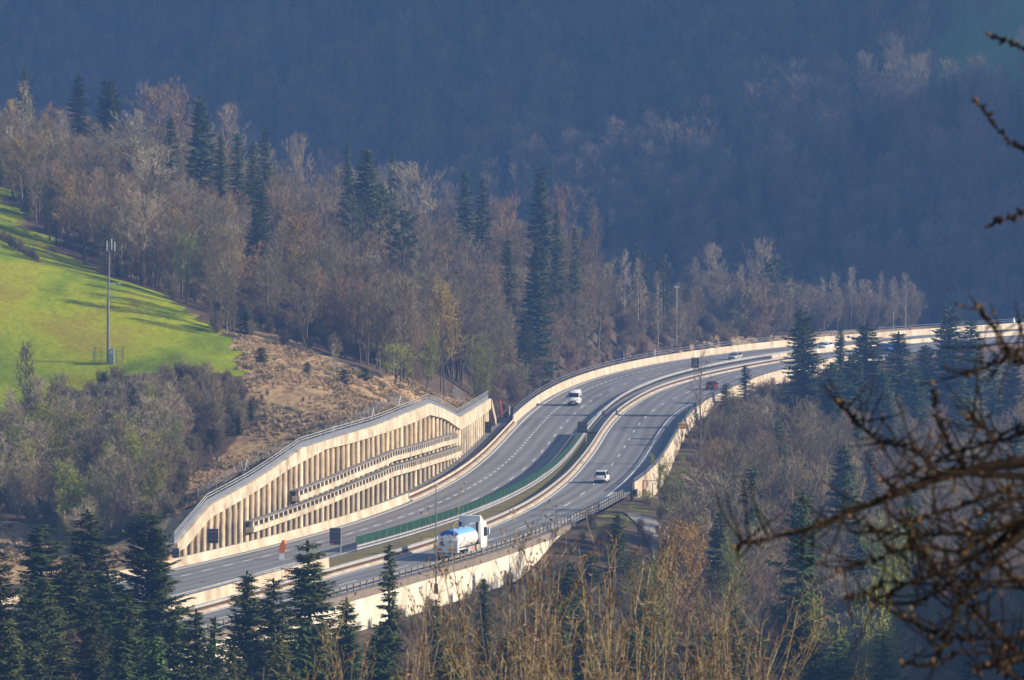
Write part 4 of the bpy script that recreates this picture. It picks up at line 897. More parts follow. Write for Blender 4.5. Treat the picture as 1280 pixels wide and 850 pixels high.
def plant(kind, X, Y, h, label, group=None, wide=1.0, var=None, rz=None, z=None, lean=0.0):
    pr = PR[kind][R.randrange(len(PR[kind])) if var is None else var]; s = h / pr['h']; nm = KIND[kind]
    zz = gz(X, Y) if z is None else z
    o = thing(nm, label, {'birch_tree': 'birch', 'spruce_tree': 'spruce', 'pine_tree': 'pine', 'shrub': 'shrub'}.get(nm, 'tree'), (X, Y, zz - .1), R.uniform(0, 6.28) if rz is None else rz, group, (s * wide, s * wide, s))
    if not lean: o.rotation_euler = (R.gauss(0, .018), R.gauss(0, .018), o.rotation_euler.z)
    if lean: o.rotation_euler = (0, lean, o.rotation_euler.z)
    for n_, me in pr['parts']: part(n_, me, o)
    N_T[nm] = N_T.get(nm, 0) + 1
    return o
TOPS = []
def by_top(kind, px, py, Y, label, width=None, group=None, var=None, far=False, lean=0.0):
    """a tree whose top is seen at (px, py) when it stands Y metres out"""
    for _ in range(60):
        X = at(px, py, Y)[0]
        if far or not (float(Wx(Y)) - 2.5 < X < float(Ex(Y)) + 3): break
        Y += 4 if X < float(Fl(Y)) + 12 else -4
    X, _, zt = at(px, py, Y); zg = float(far_z(np.array([X]), np.array([Y]))[0]) if far else gz(X, Y); h = max(zt - zg + .1, 2.0)
    pr = PR[kind][0 if var is None else var]; wide = 1.0
    if width:
        rad = {'bare': 4.2, 'bare_red': 4.6, 'bare_pale': 4.8, 'gold': 4.6, 'green': 4.0, 'spruce': 3.4, 'spruce_fine': 3.7, 'spruce_full': 4.2, 'spruce_dark_narrow': 2.4, 'spruce_broad': 4.6, 'spruce_small': 1.5, 'birch': 2.8, 'young': 2.4, 'dark': 4.5}.get(kind, 3.4); wide = (width / 2) / (rad * h / pr['h'])
        wide = min(max(wide, .6), 2.2)
    wide *= R.uniform(.9, 1.15)
    TOPS.append((px, py, Y, 70 if kind in ('gold', 'green') else 55 if kind.startswith(('spruce', 'pine')) else 35))
    return plant(kind, X, Y, h, label, group, wide, var, z=zg, lean=lean)

# ------------------------------------------------------------------ trees: the ones the photograph singles out
T = by_top
# crest of the spur
T('spruce', 33, 86, 930, 'dark spruce whose tip tops the bare trees above the upper meadow corner', 40 / 6.8)
T('spruce', 98, 92, 935, 'ragged green conifer on the crest between two paler bare crowns', 8.5, var=0)
T('spruce_broad', 140, 98, 925, 'broad dark conifer on the crest beside a reddish round crown', 11)
T('spruce', 212, 146, 890, 'dark spruce just in front of the reddish round crown', 6)
T('spruce_fine', 250, 117, 885, 'tallest sharp dark spruce on the upper crest of the spur', 8)
for px, py, Y, lab in ((274, 168, 880, 'dark spruce at the uphill end of the dense spruce row'), (298, 166, 885, 'dark spruce second in the dense spruce row on the spur'), (316, 176, 872, 'dark spruce in the middle of the dense spruce row'), (331, 162, 905, 'slender spruce rising behind the dense spruce row'), (326, 222, 850, 'dark drooping spruce at the downhill end of the spruce row'), (318, 262, 835, 'low dark spruce beside the golden budding tree')):
    T('spruce', px, py, Y, lab, 6.2)
T('spruce', 437, 178, 935, 'greyish spruce half hidden behind the forked dark tree on the crest', 5)
T('spruce_fine', 457, 183, 915, 'big broad spruce standing in the middle of the crest', 9)
T('pine', 470, 232, 890, 'tall pine with bare lower trunk below the big crest spruce', 8); T('pine', 500, 262, 880, 'pine with green lower clumps before the domed bare crown', 7, var=1); T('pine', 442, 246, 885, 'pine with thin dark trunk among bare trees under the crest spruce', 6)
T('spruce', 490, 190, 940, 'narrow small spruce tip beside the wide domed bare crown', 4.5)
T('spruce', 583, 213, 940, 'spruce forming the uphill half of the paired crest spruces', 7.5); T('spruce', 602, 222, 935, 'spruce forming the downhill half of the paired crest spruces', 6.5)
T('spruce_fine', 676, 206, 965, 'tall dark spruce standing alone above the reddish crowns', 7)
T('spruce', 697, 262, 940, 'dark spruce below and beside the tall lone crest spruce', 6); T('spruce', 718, 283, 945, 'thin dark spruce at the downhill edge of the reddish crowns', 5)
T('spruce', 632, 298, 890, 'dark spruce lower on the slope below the paired spruces', 7); T('spruce_fine', 667, 298, 885, 'large blue green spruce lower on the slope', 8.5); T('spruce', 655, 390, 850, 'low dark spruce hidden among bushes near the road', 6)
T('pine_pale', 800, 304, 1020, 'yellowish green pine behind white birch stems', 7); T('pine_pale', 830, 318, 1030, 'yellowish green pine next to the white signal mast', 6)
T('bare_pale', 162, 137, 860, 'big pale bare tree with fan shaped crown high on the spur', 14, var=0); T('birch', 25, 100, 875, 'tall thin bare tree with pale trunk above the meadow corner', 5.5, var=1)
T('birch', 78, 135, 880, 'pale trunked bare tree next to the fan shaped crown', 6, var=0)
T('bare_red', 196, 94, 945, 'wide reddish rounded bare crown on the top of the spur', 15, var=0); T('bare_red', 228, 108, 940, 'reddish bare crown sloping down behind the tallest spruce', 11, var=1); T('bare_pale', 285, 127, 960, 'pale bare crown on the skyline behind the spruce row', 12, var=1)
T('dark', 408, 182, 900, 'dark forked bare tree standing out before paler crowns', 10, var=0); T('bare_pale', 370, 165, 930, 'grey bare tree on the skyline between spruce row and forked tree', 9, var=1)
T('bare_pale', 520, 200, 935, 'wide domed bare crown between the crest spruces', 15, var=0)
T('dark', 540, 262, 890, 'leaning dark bare tree with spreading limbs below the domed crown', 9, var=0, lean=.28)
T('bare_red', 632, 236, 945, 'reddish bare crown between paired and lone spruces', 10, var=0); T('bare_red', 700, 222, 985, 'reddish bare crown right behind the lone crest spruce', 10, var=1); T('bare_red', 738, 258, 990, 'last reddish bare crown where the spur falls away', 9, var=2)
T('gold', 365, 258, 845, 'round golden budding tree glowing in the middle of the spur', 11, var=0); T('gold', 362, 303, 815, 'golden budding tree directly below the round golden one', 9, var=1); T('gold', 306, 300, 830, 'golden budding tree beside the low dark spruce', 8, var=2)
T('gold', 248, 275, 835, 'small golden budding tree among grey bushes above the meadow', 6, var=2); T('gold', 396, 335, 800, 'golden budding tree lowest of the golden group', 8, var=1); T('gold', 552, 345, 800, 'orange tinted budding tree near the slender white birch', 10, var=0)
T('green', 494, 428, 725, 'pale green budding tree beside the dry hillside fence', 9, var=0); T('green', 532, 415, 745, 'fresh green budding tree behind the peak of the pile wall', 7, var=2); T('green', 603, 412, 775, 'greenish budding tree behind the far end of the pile wall', 7, var=1)
T('birch', 518, 345, 795, 'slender white birch in front of the orange tinted tree', 4, var=2); T('birch', 780, 311, 1000, 'white stemmed birch at the foot of the spur', 5, var=0); T('birch', 797, 322, 1003, 'second white birch, leaning against the yellowish pine', 5, var=1); T('birch', 822, 338, 1000, 'pale leaning birch beside the signal mast', 4, var=2)
T('bare_pale', 848, 384, 985, 'pale bare tree hiding the foot of the white signal mast', 9, var=1); T('bare', 862, 378, 990, 'bare tree close behind the white signal mast', 8, var=0)
T('bare_red', 692, 388, 830, 'low pinkish rounded bush tree near the road bend', 9, var=1); T('bare', 735, 430, 830, 'small rounded brown bush tree right above the far parapet', 6, var=0)
# clumps beyond the far bend
T('bare_pale', 893, 302, 1075, 'tall grey bare tree in the clump above the dry grass mound', 10, var=1); T('bare_pale', 950, 296, 1080, 'highest bare tree in the clump beyond the far bend', 12, var=0); T('pine', 968, 322, 1072, 'dark green conifer inside the clump beyond the far bend', 7)
T('bare_pale', 902, 332, 1062, 'pale narrow bare tree before the clump beyond the far bend', 6, var=2); T('bare_pale', 925, 330, 1070, 'slim bare tree in the middle of the clump beyond the far bend', 7, var=2); T('bare_pale', 868, 320, 1068, 'bare tree at the near side of the clump by the signal mast', 8, var=2); T('bare_pale', 985, 345, 1085, 'bare tree at the gap between both clumps', 6, var=2)
for i, (px, py, w_, v) in enumerate(((1012, 358, 7, 1), (1030, 345, 4, 0), (1046, 340, 5, 1), (1064, 332, 5, 2), (1080, 348, 7, 1), (1100, 338, 4, 0), (1117, 345, 4, 2), (1132, 340, 4, 1), (1142, 350, 3, 0))):
    T('birch' if i % 4 != 0 else 'bare_pale', px, py, 1118 + 4 * (i % 3), ('pale bare tree at the near end of the birch row beyond the road', 'short pale birch beginning the birch row beyond the road', 'pale birch second in the row beyond the road', 'tallest pale birch above the dry mound beyond the road', 'wide pale bare crown in the middle of the birch row', 'thin pale birch after the wide crown beyond the road', 'thin pale birch near the end of the row beyond the road', 'slender white birch almost at the end of the row', 'pale bare tree ending the birch row beyond the road')[i], w_, var=v if i % 4 != 0 else v % 3)
# bush slope below the meadow
T('green', 85, 488, 612, 'large yellow green budding tree on the slope below the meadow', 9, var=1); T('young', 38, 425, 655, 'tall thin bare tree standing before the lower meadow', 5, var=0); T('green', 215, 520, 625, 'small yellowish budding tree on the slope above the wall end', 5, var=2)
T('spruce', 314, 500, 655, 'dark young spruce at the edge of the dry hillside', 4.5); T('spruce', 298, 520, 648, 'dark young spruce beside the fence above the wall', 4)
T('spruce_small', 308, 388, 745, 'small spruce at the lower tip of the meadow', 4); T('spruce_small', 327, 434, 715, 'little round spruce on the dry hillside', 2.6); T('spruce_small', 384, 474, 700, 'tiny spruce on the dry hillside', 2); T('spruce_small', 430, 480, 695, 'dark bushy spruce beside a bare pole tree on the dry hillside', 4); T('spruce_small', 457, 463, 715, 'small spruce at the wood edge above the fence', 3)
T('birch', 419, 428, 696, 'single bare pole tree on the dry hillside', 2.4, var=2)
T('bare', 293, 350, 735, 'bare tree casting a long shadow over the meadow tip', 4, var=2)
# dark spruces below the road on the camera side
for a_ in (('spruce_full', 60, 720, 395, 'broad dark spruce in the corner group below the dry grass', 9, 0), ('spruce_full', 238, 760, 388, 'dark spruce merging into the broad dense one', 7.5, 1), ('spruce_full', 140, 712, 405, 'dark spruce closing the gap beside the broad dense one', 8, 0), ('spruce_full', 5, 770, 360, 'dark spruce in the very corner of the picture', 8, 1), ('spruce_full', 380, 770, 372, 'dark spruce under the one before the median sign', 8, 0), ('spruce_full', 185, 790, 356, 'dark spruce at the bottom edge below the broad dense one', 8, 1), ('spruce_broad', 181, 641, 430, 'broad dense dark spruce in front of the low wall end', 10.5, 0), ('spruce_fine', 113, 636, 440, 'tall ragged dark spruce beside the broad dense one', 8.6, 1), ('spruce_fine', 62, 655, 432, 'dark spruce with wide drooping crown near the dry grass', 10, 0), ('spruce_fine', 86, 692, 415, 'dark spruce tucked between two taller ones', 7, 2), ('spruce_fine', 2, 676, 400, 'dark spruce cut by the picture edge', 6, 1),
           ('spruce_fine', 304, 712, 408, 'spruce with sparse drooping boughs before the grey road', 8.2, 1), ('spruce_fine', 344, 722, 400, 'spruce squeezed between two larger spruces before the dividing wall', 7.4, 0), ('spruce_fine', 394, 674, 415, 'large spruce rising in front of the median sign', 9.6, 2), ('spruce_dark_narrow', 488, 680, 405, 'narrow dark pointed spruce before the near carriageway', 5.0, 0), ('spruce_fine', 258, 770, 385, 'small spruce low before the grey road', 5, 0),
           ('spruce_dark_narrow', 546, 748, 400, 'short dark spruce top before the bright wall', 3.6, 0), ('spruce_dark_narrow', 610, 722, 405, 'slim dark spruce among the bare saplings', 3.4, 0), ('spruce_fine', 160, 740, 385, 'sunlit green spruce low in front of the broad dark one', 7, 2), ('spruce_fine', 430, 745, 395, 'half hidden spruce beside the narrow pointed one', 6.4, 1), ('spruce_fine', 215, 745, 392, 'dark spruce below the broad dense one', 6, 0), ('spruce_fine', 125, 745, 380, 'spruce low at the bottom edge among brown twigs', 6, 1), ('spruce_fine', 30, 730, 375, 'dark spruce low near the picture corner', 7, 2), ('spruce_fine', 345, 790, 360, 'dark spruce below the dividing wall spruces', 7, 0), ('spruce_fine', 470, 775, 372, 'dark spruce below the narrow pointed one', 6.5, 2), ('spruce_fine', 285, 800, 352, 'spruce at the bottom edge under the small one', 6, 1)):
    T(a_[0], a_[1], a_[2], a_[3], a_[4], a_[5], var=a_[6])
# spruces of the wooded valley
for a_ in (('spruce_fine', 768, 640, 540, 'dark slim spruce beside the grey track', 4.4, 1), ('spruce_fine', 738, 692, 505, 'dark spruce below the grass verge', 6, 0), ('spruce_fine', 712, 700, 480, 'dark spruce at the end of the bright wall', 6, 2), ('spruce_fine', 893, 636, 520, 'blue green spruce behind a tan budding tree', 5.5, 0), ('spruce_thin', 994, 612, 440, 'tall spruce with long bare trunk in the valley wood', 7.5, 0),
           ('spruce_fine', 1058, 556, 585, 'neat pointed spruce alone in the brown valley wood', 8, 1), ('spruce', 974, 525, 665, 'dark slender spruce in the valley wood below the parapet', 5.5, 3), ('spruce', 908, 478, 770, 'dark spruce top before the maroon car', 5.5, 0), ('spruce', 933, 456, 800, 'spruce with bushy tip before the near carriageway', 4.6, 1),
           ('spruce_full', 1010, 385, 800, 'tall spruce with long drooping boughs crossing the far bend', 11, 0), ('spruce_full', 1052, 410, 880, 'small dark spruce beside the white saloon car', 4.6, 1), ('spruce_full', 1080, 402, 835, 'dense dark spruce before the blue lorry', 12, 0), ('spruce_full', 1126, 414, 830, 'round topped spruce beside the blue lorry', 12, 1), ('spruce_full', 1162, 430, 845, 'lower spruce between the round topped and the paired ones', 9, 0),
           ('spruce_full', 1188, 380, 850, 'tall spruce in front of the distant road end', 12, 0), ('spruce_full', 1216, 398, 845, 'spruce leaning against the tall one at the distant road end', 12, 1), ('spruce_full', 1068, 440, 800, 'spruce filling the gap below the small dark one by the saloon car', 9, 1), ('spruce_full', 1105, 462, 790, 'dark spruce right under the blue lorry', 10, 0), ('spruce_full', 1145, 455, 800, 'dark spruce below the round topped one', 10, 1), ('spruce_full', 1040, 452, 780, 'spruce at the foot of the tall drooping one', 9, 0), ('spruce_full', 1262, 446, 815, 'dark spruce by the picture edge before the distant road', 10, 0), ('spruce', 1243, 440, 820, 'dark spruce seen through the larch twigs', 7, 1), ('spruce', 1110, 500, 760, 'dark spruce deeper in the valley under the lorry spruces', 6.5, 0), ('spruce', 1200, 470, 790, 'broad bluish spruce low under the paired spruces', 8, 2), ('spruce', 1085, 560, 640, 'dark spruce behind the larch branch in the valley', 6, 1), ('spruce', 1265, 520, 700, 'bluish spruce by the picture edge behind larch twigs', 8, 0),
           ('spruce_fine', 1000, 735, 400, 'green spruce at the bottom before the long bare trunk', 6.5, 2), ('spruce_fine', 925, 760, 395, 'spruce low between the saplings and the valley', 6, 0), ('spruce', 700, 745, 420, 'dark spruce hidden behind the tallest saplings', 6.5, 1), ('spruce', 805, 735, 430, 'dark green spruce behind the sapling tops', 6, 2), ('spruce_fine', 560, 800, 375, 'dark spruce behind the saplings below the short pointed one', 7, 0), ('spruce_fine', 640, 790, 385, 'dark spruce behind the saplings below the bright wall', 7, 1), ('spruce_full', 725, 770, 395, 'dark spruce behind the saplings below the grey track', 7.5, 0), ('spruce_full', 792, 785, 390, 'dark spruce behind the middle of the sapling thicket', 7.5, 1), ('spruce_fine', 868, 790, 385, 'dark spruce behind the last tall saplings', 7, 2), ('spruce', 1050, 790, 400, 'dim spruce in the shaded bottom of the valley', 7, 0)):
    T(a_[0], a_[1], a_[2], a_[3], a_[4], a_[5], var=a_[6])
T('dark', 877, 438, 690, 'tall dark dead looking tree crossing the near carriageway edge', 9, var=1)
T('gold', 852, 642, 500, 'tan budding tree below the bridge parapet', 7, var=1); T('green', 820, 690, 470, 'pale green budding tree beside the grey track', 6, var=0); T('green', 1068, 712, 415, 'bright green budding tree behind the larch twigs', 7, var=1); T('green', 1108, 640, 480, 'pale green budding tree above the larch branch', 6.5, var=0); T('green', 812, 612, 622, 'small greenish bush tree at the blunt end of the bridge parapet', 4, var=1); T('green', 840, 560, 610, 'greenish shrub like tree against the bridge wall', 5, var=1)
T('bare_red', 935, 500, 755, 'reddish bare tree under the bushy tipped spruce', 8, var=1); T('birch', 958, 492, 750, 'white stemmed birch below the bridge parapet', 5, var=1); T('green', 905, 655, 505, 'yellowish bushy tree beside the blue green spruce', 5, var=2)

# ------------------------------------------------------------------ trees: the rest of each wood
def lim(pts): return lambda p: np.interp(p, [a for a, _ in pts], [b for _, b in pts])
SKY = lim([(-40, 115), (60, 118), (120, 135), (240, 135), (300, 160), (400, 190), (520, 222), (600, 240), (720, 250), (752, 300), (775, 340), (870, 345), (940, 312), (985, 345), (1000, 400), (1150, 360)])
EDGE = lim([(-40, 222), (0, 230), (58, 306), (130, 342), (200, 366), (292, 430), (340, 434), (430, 472), (480, 488), (560, 474), (620, 512), (650, 488), (740, 450), (830, 436), (900, 420), (1000, 408), (1160, 400)])
ENV = lim([(-40, 735), (60, 730), (230, 795), (300, 800), (430, 790), (560, 765), (640, 738), (720, 708), (770, 700), (808, 655), (826, 616), (842, 572), (860, 538), (885, 512), (915, 496), (955, 481), (1000, 474), (1060, 458), (1120, 450), (1320, 440)])
def hides(px, pt, Y):      # would it stand in front of one of the singled-out trees?
    return any(Y < c and abs(px - a) < 15 and pt < b + k for a, b, c, k in TOPS)
def fill(n, sampler, check, kinds, hr, label, group, dmin, rr, tops=None, tries=40, shy=True):
    tops = [] if tops is None else tops; made = 0; t = 0; ks = [k for k, w_ in kinds for _ in range(w_)]
    while made < n and t < n * tries:
        t += 1; X, Y = sampler(rr); z = gz(X, Y); h = rr.uniform(*hr); px, pb = proj(X, Y, z); _, pt = proj(X, Y, z + h)
        if not check(px, pt, pb, X, Y, h): continue
        if shy and hides(px, pt, Y): continue
        if any(abs(px - a) < dmin * 1.1 and abs(pt - b) < dmin for a, b in tops): continue
        tops.append((px, pt)); k = rr.choice(ks); plant(k, X, Y, h, label, group, rr.uniform(1.0, 1.45) if h > 10 else rr.uniform(.85, 1.2)); made += 1
    return made
rr = random.Random(5)
def s_spur(r):
    Y = r.uniform(735, 1085); return ((r.uniform(-30, 1000) - 640) / F_PX * Y, Y)
def c_spur(px, pt, pb, X, Y, h):
    return X < float(Fl(Y)) - 7 and pb < EDGE(px) - 1 and pt > SKY(px) + 4 and -40 < px < 1000
sp_tops = []
n1 = fill(150, s_spur, c_spur, [('bare', 9), ('bare_pale', 4), ('bare_red', 1)], (11, 17), 'grey brown bare tree, one of many in the wood behind the pile wall', 'bare trees in the wood on the spur', 12, rr, sp_tops)
n2 = fill(70, s_spur, lambda px, pt, pb, X, Y, h: c_spur(px, pt, pb, X, Y, h) and pb > EDGE(px) - 60, [('young', 1)], (8, 12), 'thin young bare tree along the lower edge of that hillside wood', 'young trees along the edge of the wood', 10, rr)
n3 = fill(36, s_spur, lambda px, pt, pb, X, Y, h: c_spur(px, pt, pb, X, Y, h) and pb > EDGE(px) - 150, [('gold', 3), ('green', 2)], (8, 13), 'small budding tree scattered in the lower wood on the spur', 'small budding trees in the wood on the spur', 24, rr)
SL = [(-40, 560), (30, 545), (70, 520), (140, 478), (230, 476), (296, 478), (318, 525), (240, 596), (214, 640), (205, 680), (150, 700), (90, 702), (70, 672), (0, 640), (-40, 640)]
SLTOP = lim([(-40, 520), (20, 470), (60, 450), (130, 470), (160, 470), (200, 452), (260, 452), (300, 480), (320, 500)])
def s_slope(r):
    Y = r.uniform(552, 705); return ((r.uniform(-30, 325) - 640) / F_PX * Y, Y)
def c_slope(px, pt, pb, X, Y, h): return bool(inpoly(np.array([px]), np.array([pb]), SL)[0]) and pt > SLTOP(px) and X < float(Wx(Y)) - 5
n3b = fill(46, lambda r: (lambda Y: (float(Fl(Y)) - r.uniform(5, 26), Y))(r.uniform(790, 1060)), lambda px, pt, pb, X, Y, h: 600 < px < 960, [('bush', 1)], (3.5, 7), 'low brown bush along the foot of the wood beside the far parapet', 'bushes along the far parapet', 9, rr)
n4 = fill(105, s_slope, c_slope, [('young', 1), ('young_pale', 2)], (6, 11), 'thin brown bare tree in the thicket below the green meadow', 'bare trees in the thicket below the meadow', 10, rr)
def s_val(r):
    Y = 340 + 700 * r.random() ** 1.0; return ((r.uniform(-30, 1310) - 640) / F_PX * Y, Y)
def c_val(px, pt, pb, X, Y, h):
    return X > float(Ex(Y)) + 5 and pt > max(ENV(px), ENV(px - 14), ENV(px + 14)) + 2 and pt < 850
va_tops = []
n5 = fill(76, s_val, c_val, [('bare', 9), ('bare_red', 2), ('bare_pale', 2)], (12, 19), 'brown bare tree among many alike in the wooded valley below the motorway', 'bare trees in the valley below the motorway', 22, rr, va_tops)
n5b = fill(85, lambda r: (lambda Y: (float(Ex(Y)) + r.uniform(2.0, 14), Y))(r.uniform(730, 990)), lambda px, pt, pb, X, Y, h: px > 842 and max(ENV(px), ENV(px - 8)) - 12 < pt < ENV(px) + 16, [('young', 3), ('bush', 1)], (3, 13), 'bare tree growing close below the bridge parapet of the near carriageway', 'bare trees close below the bridge parapet', 5, rr, None, 300, False)
n5c = fill(34, lambda r: (lambda Y: ((r.uniform(1000, 1152) - 640) / F_PX * Y, Y))(r.uniform(1108, 1150)), lambda px, pt, pb, X, Y, h: 348 < pt < 402, [('young', 3), ('bush', 1)], (4, 13), 'thin bare tree among the birches beyond the road', 'bare trees among the birches beyond the road', 5, rr, None, 200, False)
n5d = fill(26, lambda r: (lambda Y: ((r.uniform(858, 1000) - 640) / F_PX * Y, Y))(r.uniform(1052, 1095)), lambda px, pt, pb, X, Y, h: 325 < pt < 410 and X < float(Fl(Y)) - 6, [('young', 3), ('bush', 1)], (4, 14), 'thin bare tree in the clump beyond the far bend', 'thin bare trees in the clump beyond the far bend', 6, rr, None, 200, False)
n6 = fill(22, s_val, lambda px, pt, pb, X, Y, h: c_val(px, pt, pb, X, Y, h) and px > 880, [('spruce', 1)], (14, 22), 'dark spruce scattered through the wooded valley below the motorway', 'spruces scattered in the valley', 40, rr)
print('fill', n1, n2, n3, n4, n5, n5b, n6, N_T)

# masses too many to count: the far wood, the trees between the named ones, the undergrowth
def merged(pr, name):
    vs, fs, ms, mats, o = [], [], [], [], 0
    for _, me in pr['parts']:
        nv = len(me.vertices); c = np.empty(nv * 3, np.float32); me.vertices.foreach_get('co', c); vs.append(c.reshape(-1, 3)); b = len(mats); mats += list(me.materials)
        for p in me.polygons: fs.append(tuple(i + o for i in p.vertices)); ms.append(b + p.material_index)
        o += nv
    m = bpy.data.meshes.new(name); m.from_pydata(np.concatenate(vs).tolist(), [], fs)
    for q in mats: m.materials.append(q)
    m.polygons.foreach_set('material_index', ms); m.update()
    return m, pr['h']
def scatter(name, label, pts, protos, picks, heights):
    src = bpy.data.collections.new(name + '_sources')
    hs = []
    for i, p in enumerate(protos):
        me, h = merged(p, '%s_source' % name); o = bpy.data.objects.new('%s_source_%02d' % (name, i), me); src.objects.link(o); hs.append(h)
    me = bpy.data.meshes.new(name); me.from_pydata([tuple(p) for p in pts], [], [])
    a = me.attributes.new('pick', 'INT', 'POINT'); a.data.foreach_set('value', np.array(picks, np.int32))
    a = me.attributes.new('size', 'FLOAT', 'POINT'); a.data.foreach_set('value', np.array([h / hs[k] for h, k in zip(heights, picks)], np.float32))
    a = me.attributes.new('turn', 'FLOAT_VECTOR', 'POINT'); a.data.foreach_set('vector', np.array([(R.uniform(-.04, .04), R.uniform(-.04, .04), R.uniform(0, 6.28)) for _ in pts], np.float32).ravel())
    ob = solo(name, me, label, None, None, 'stuff')
    g = bpy.data.node_groups.new(name + '_nodes', 'GeometryNodeTree'); g.interface.new_socket('Geometry', in_out='INPUT', socket_type='NodeSocketGeometry'); g.interface.new_socket('Geometry', in_out='OUTPUT', socket_type='NodeSocketGeometry')
    N = g.nodes; L = g.links; gi = N.new('NodeGroupInput'); go = N.new('NodeGroupOutput'); ip = N.new('GeometryNodeInstanceOnPoints'); ci = N.new('GeometryNodeCollectionInfo')
    ci.inputs['Collection'].default_value = src; ci.inputs['Separate Children'].default_value = True; ci.inputs['Reset Children'].default_value = True
    def attr(n, t):
        q = N.new('GeometryNodeInputNamedAttribute'); q.data_type = t; q.inputs['Name'].default_value = n; return [s for s in q.outputs if s.enabled][0]
    L.new(gi.outputs[0], ip.inputs['Points']); L.new(ci.outputs[0], ip.inputs['Instance']); ip.inputs['Pick Instance'].default_value = True
    L.new(attr('pick', 'INT'), ip.inputs['Instance Index']); L.new(attr('turn', 'FLOAT_VECTOR'), ip.inputs['Rotation']); L.new(attr('size', 'FLOAT'), ip.inputs['Scale']); L.new(ip.outputs[0], go.inputs[0])
    md = ob.modifiers.new('scatter', 'NODES'); md.node_group = g
    return ob
def far_wood():
    r = random.Random(3); pts, pk, hh = [], [], []
    for X in np.arange(-230, 330, 5.6):
        for Y in np.arange(1215, 1800, 6.2):
            x = X + r.uniform(-2.6, 2.6); y = Y + r.uniform(-2.8, 2.8); z = float(far_z(np.array([x]), np.array([y]))[0])
            px, py = proj(x, y, z)
            if px < -220 or px > 1500 or py < -130 or py > 470: continue
            if z < -12.5 and r.random() < .5: continue
            if inpoly(np.array([px] * 3), np.array([py, py - 30, py - 62]), FAR_MEADOW).any() and r.random() < .93: continue
            pts.append((x, y, z - .3)); u = r.random(); con = .10 + .16 * (math.sin(x / 37.) * math.cos(y / 45.) > .35)
            k = 5 + r.randrange(2) if u < con else r.randrange(5)
            pk.append(k); hh.append(r.uniform(13, 21) if k < 5 else r.uniform(16, 25))
    print('far wood', len(pts))
    scatter('far_wood', 'dim blue bare forest covering the shaded far hillside', pts, [PR['bare'][0], PR['bare'][1], PR['bare'][2], PR['bare'][4], PR['bare_red'][0], PR['spruce'][0], PR['spruce'][1]], pk, hh)
far_wood()
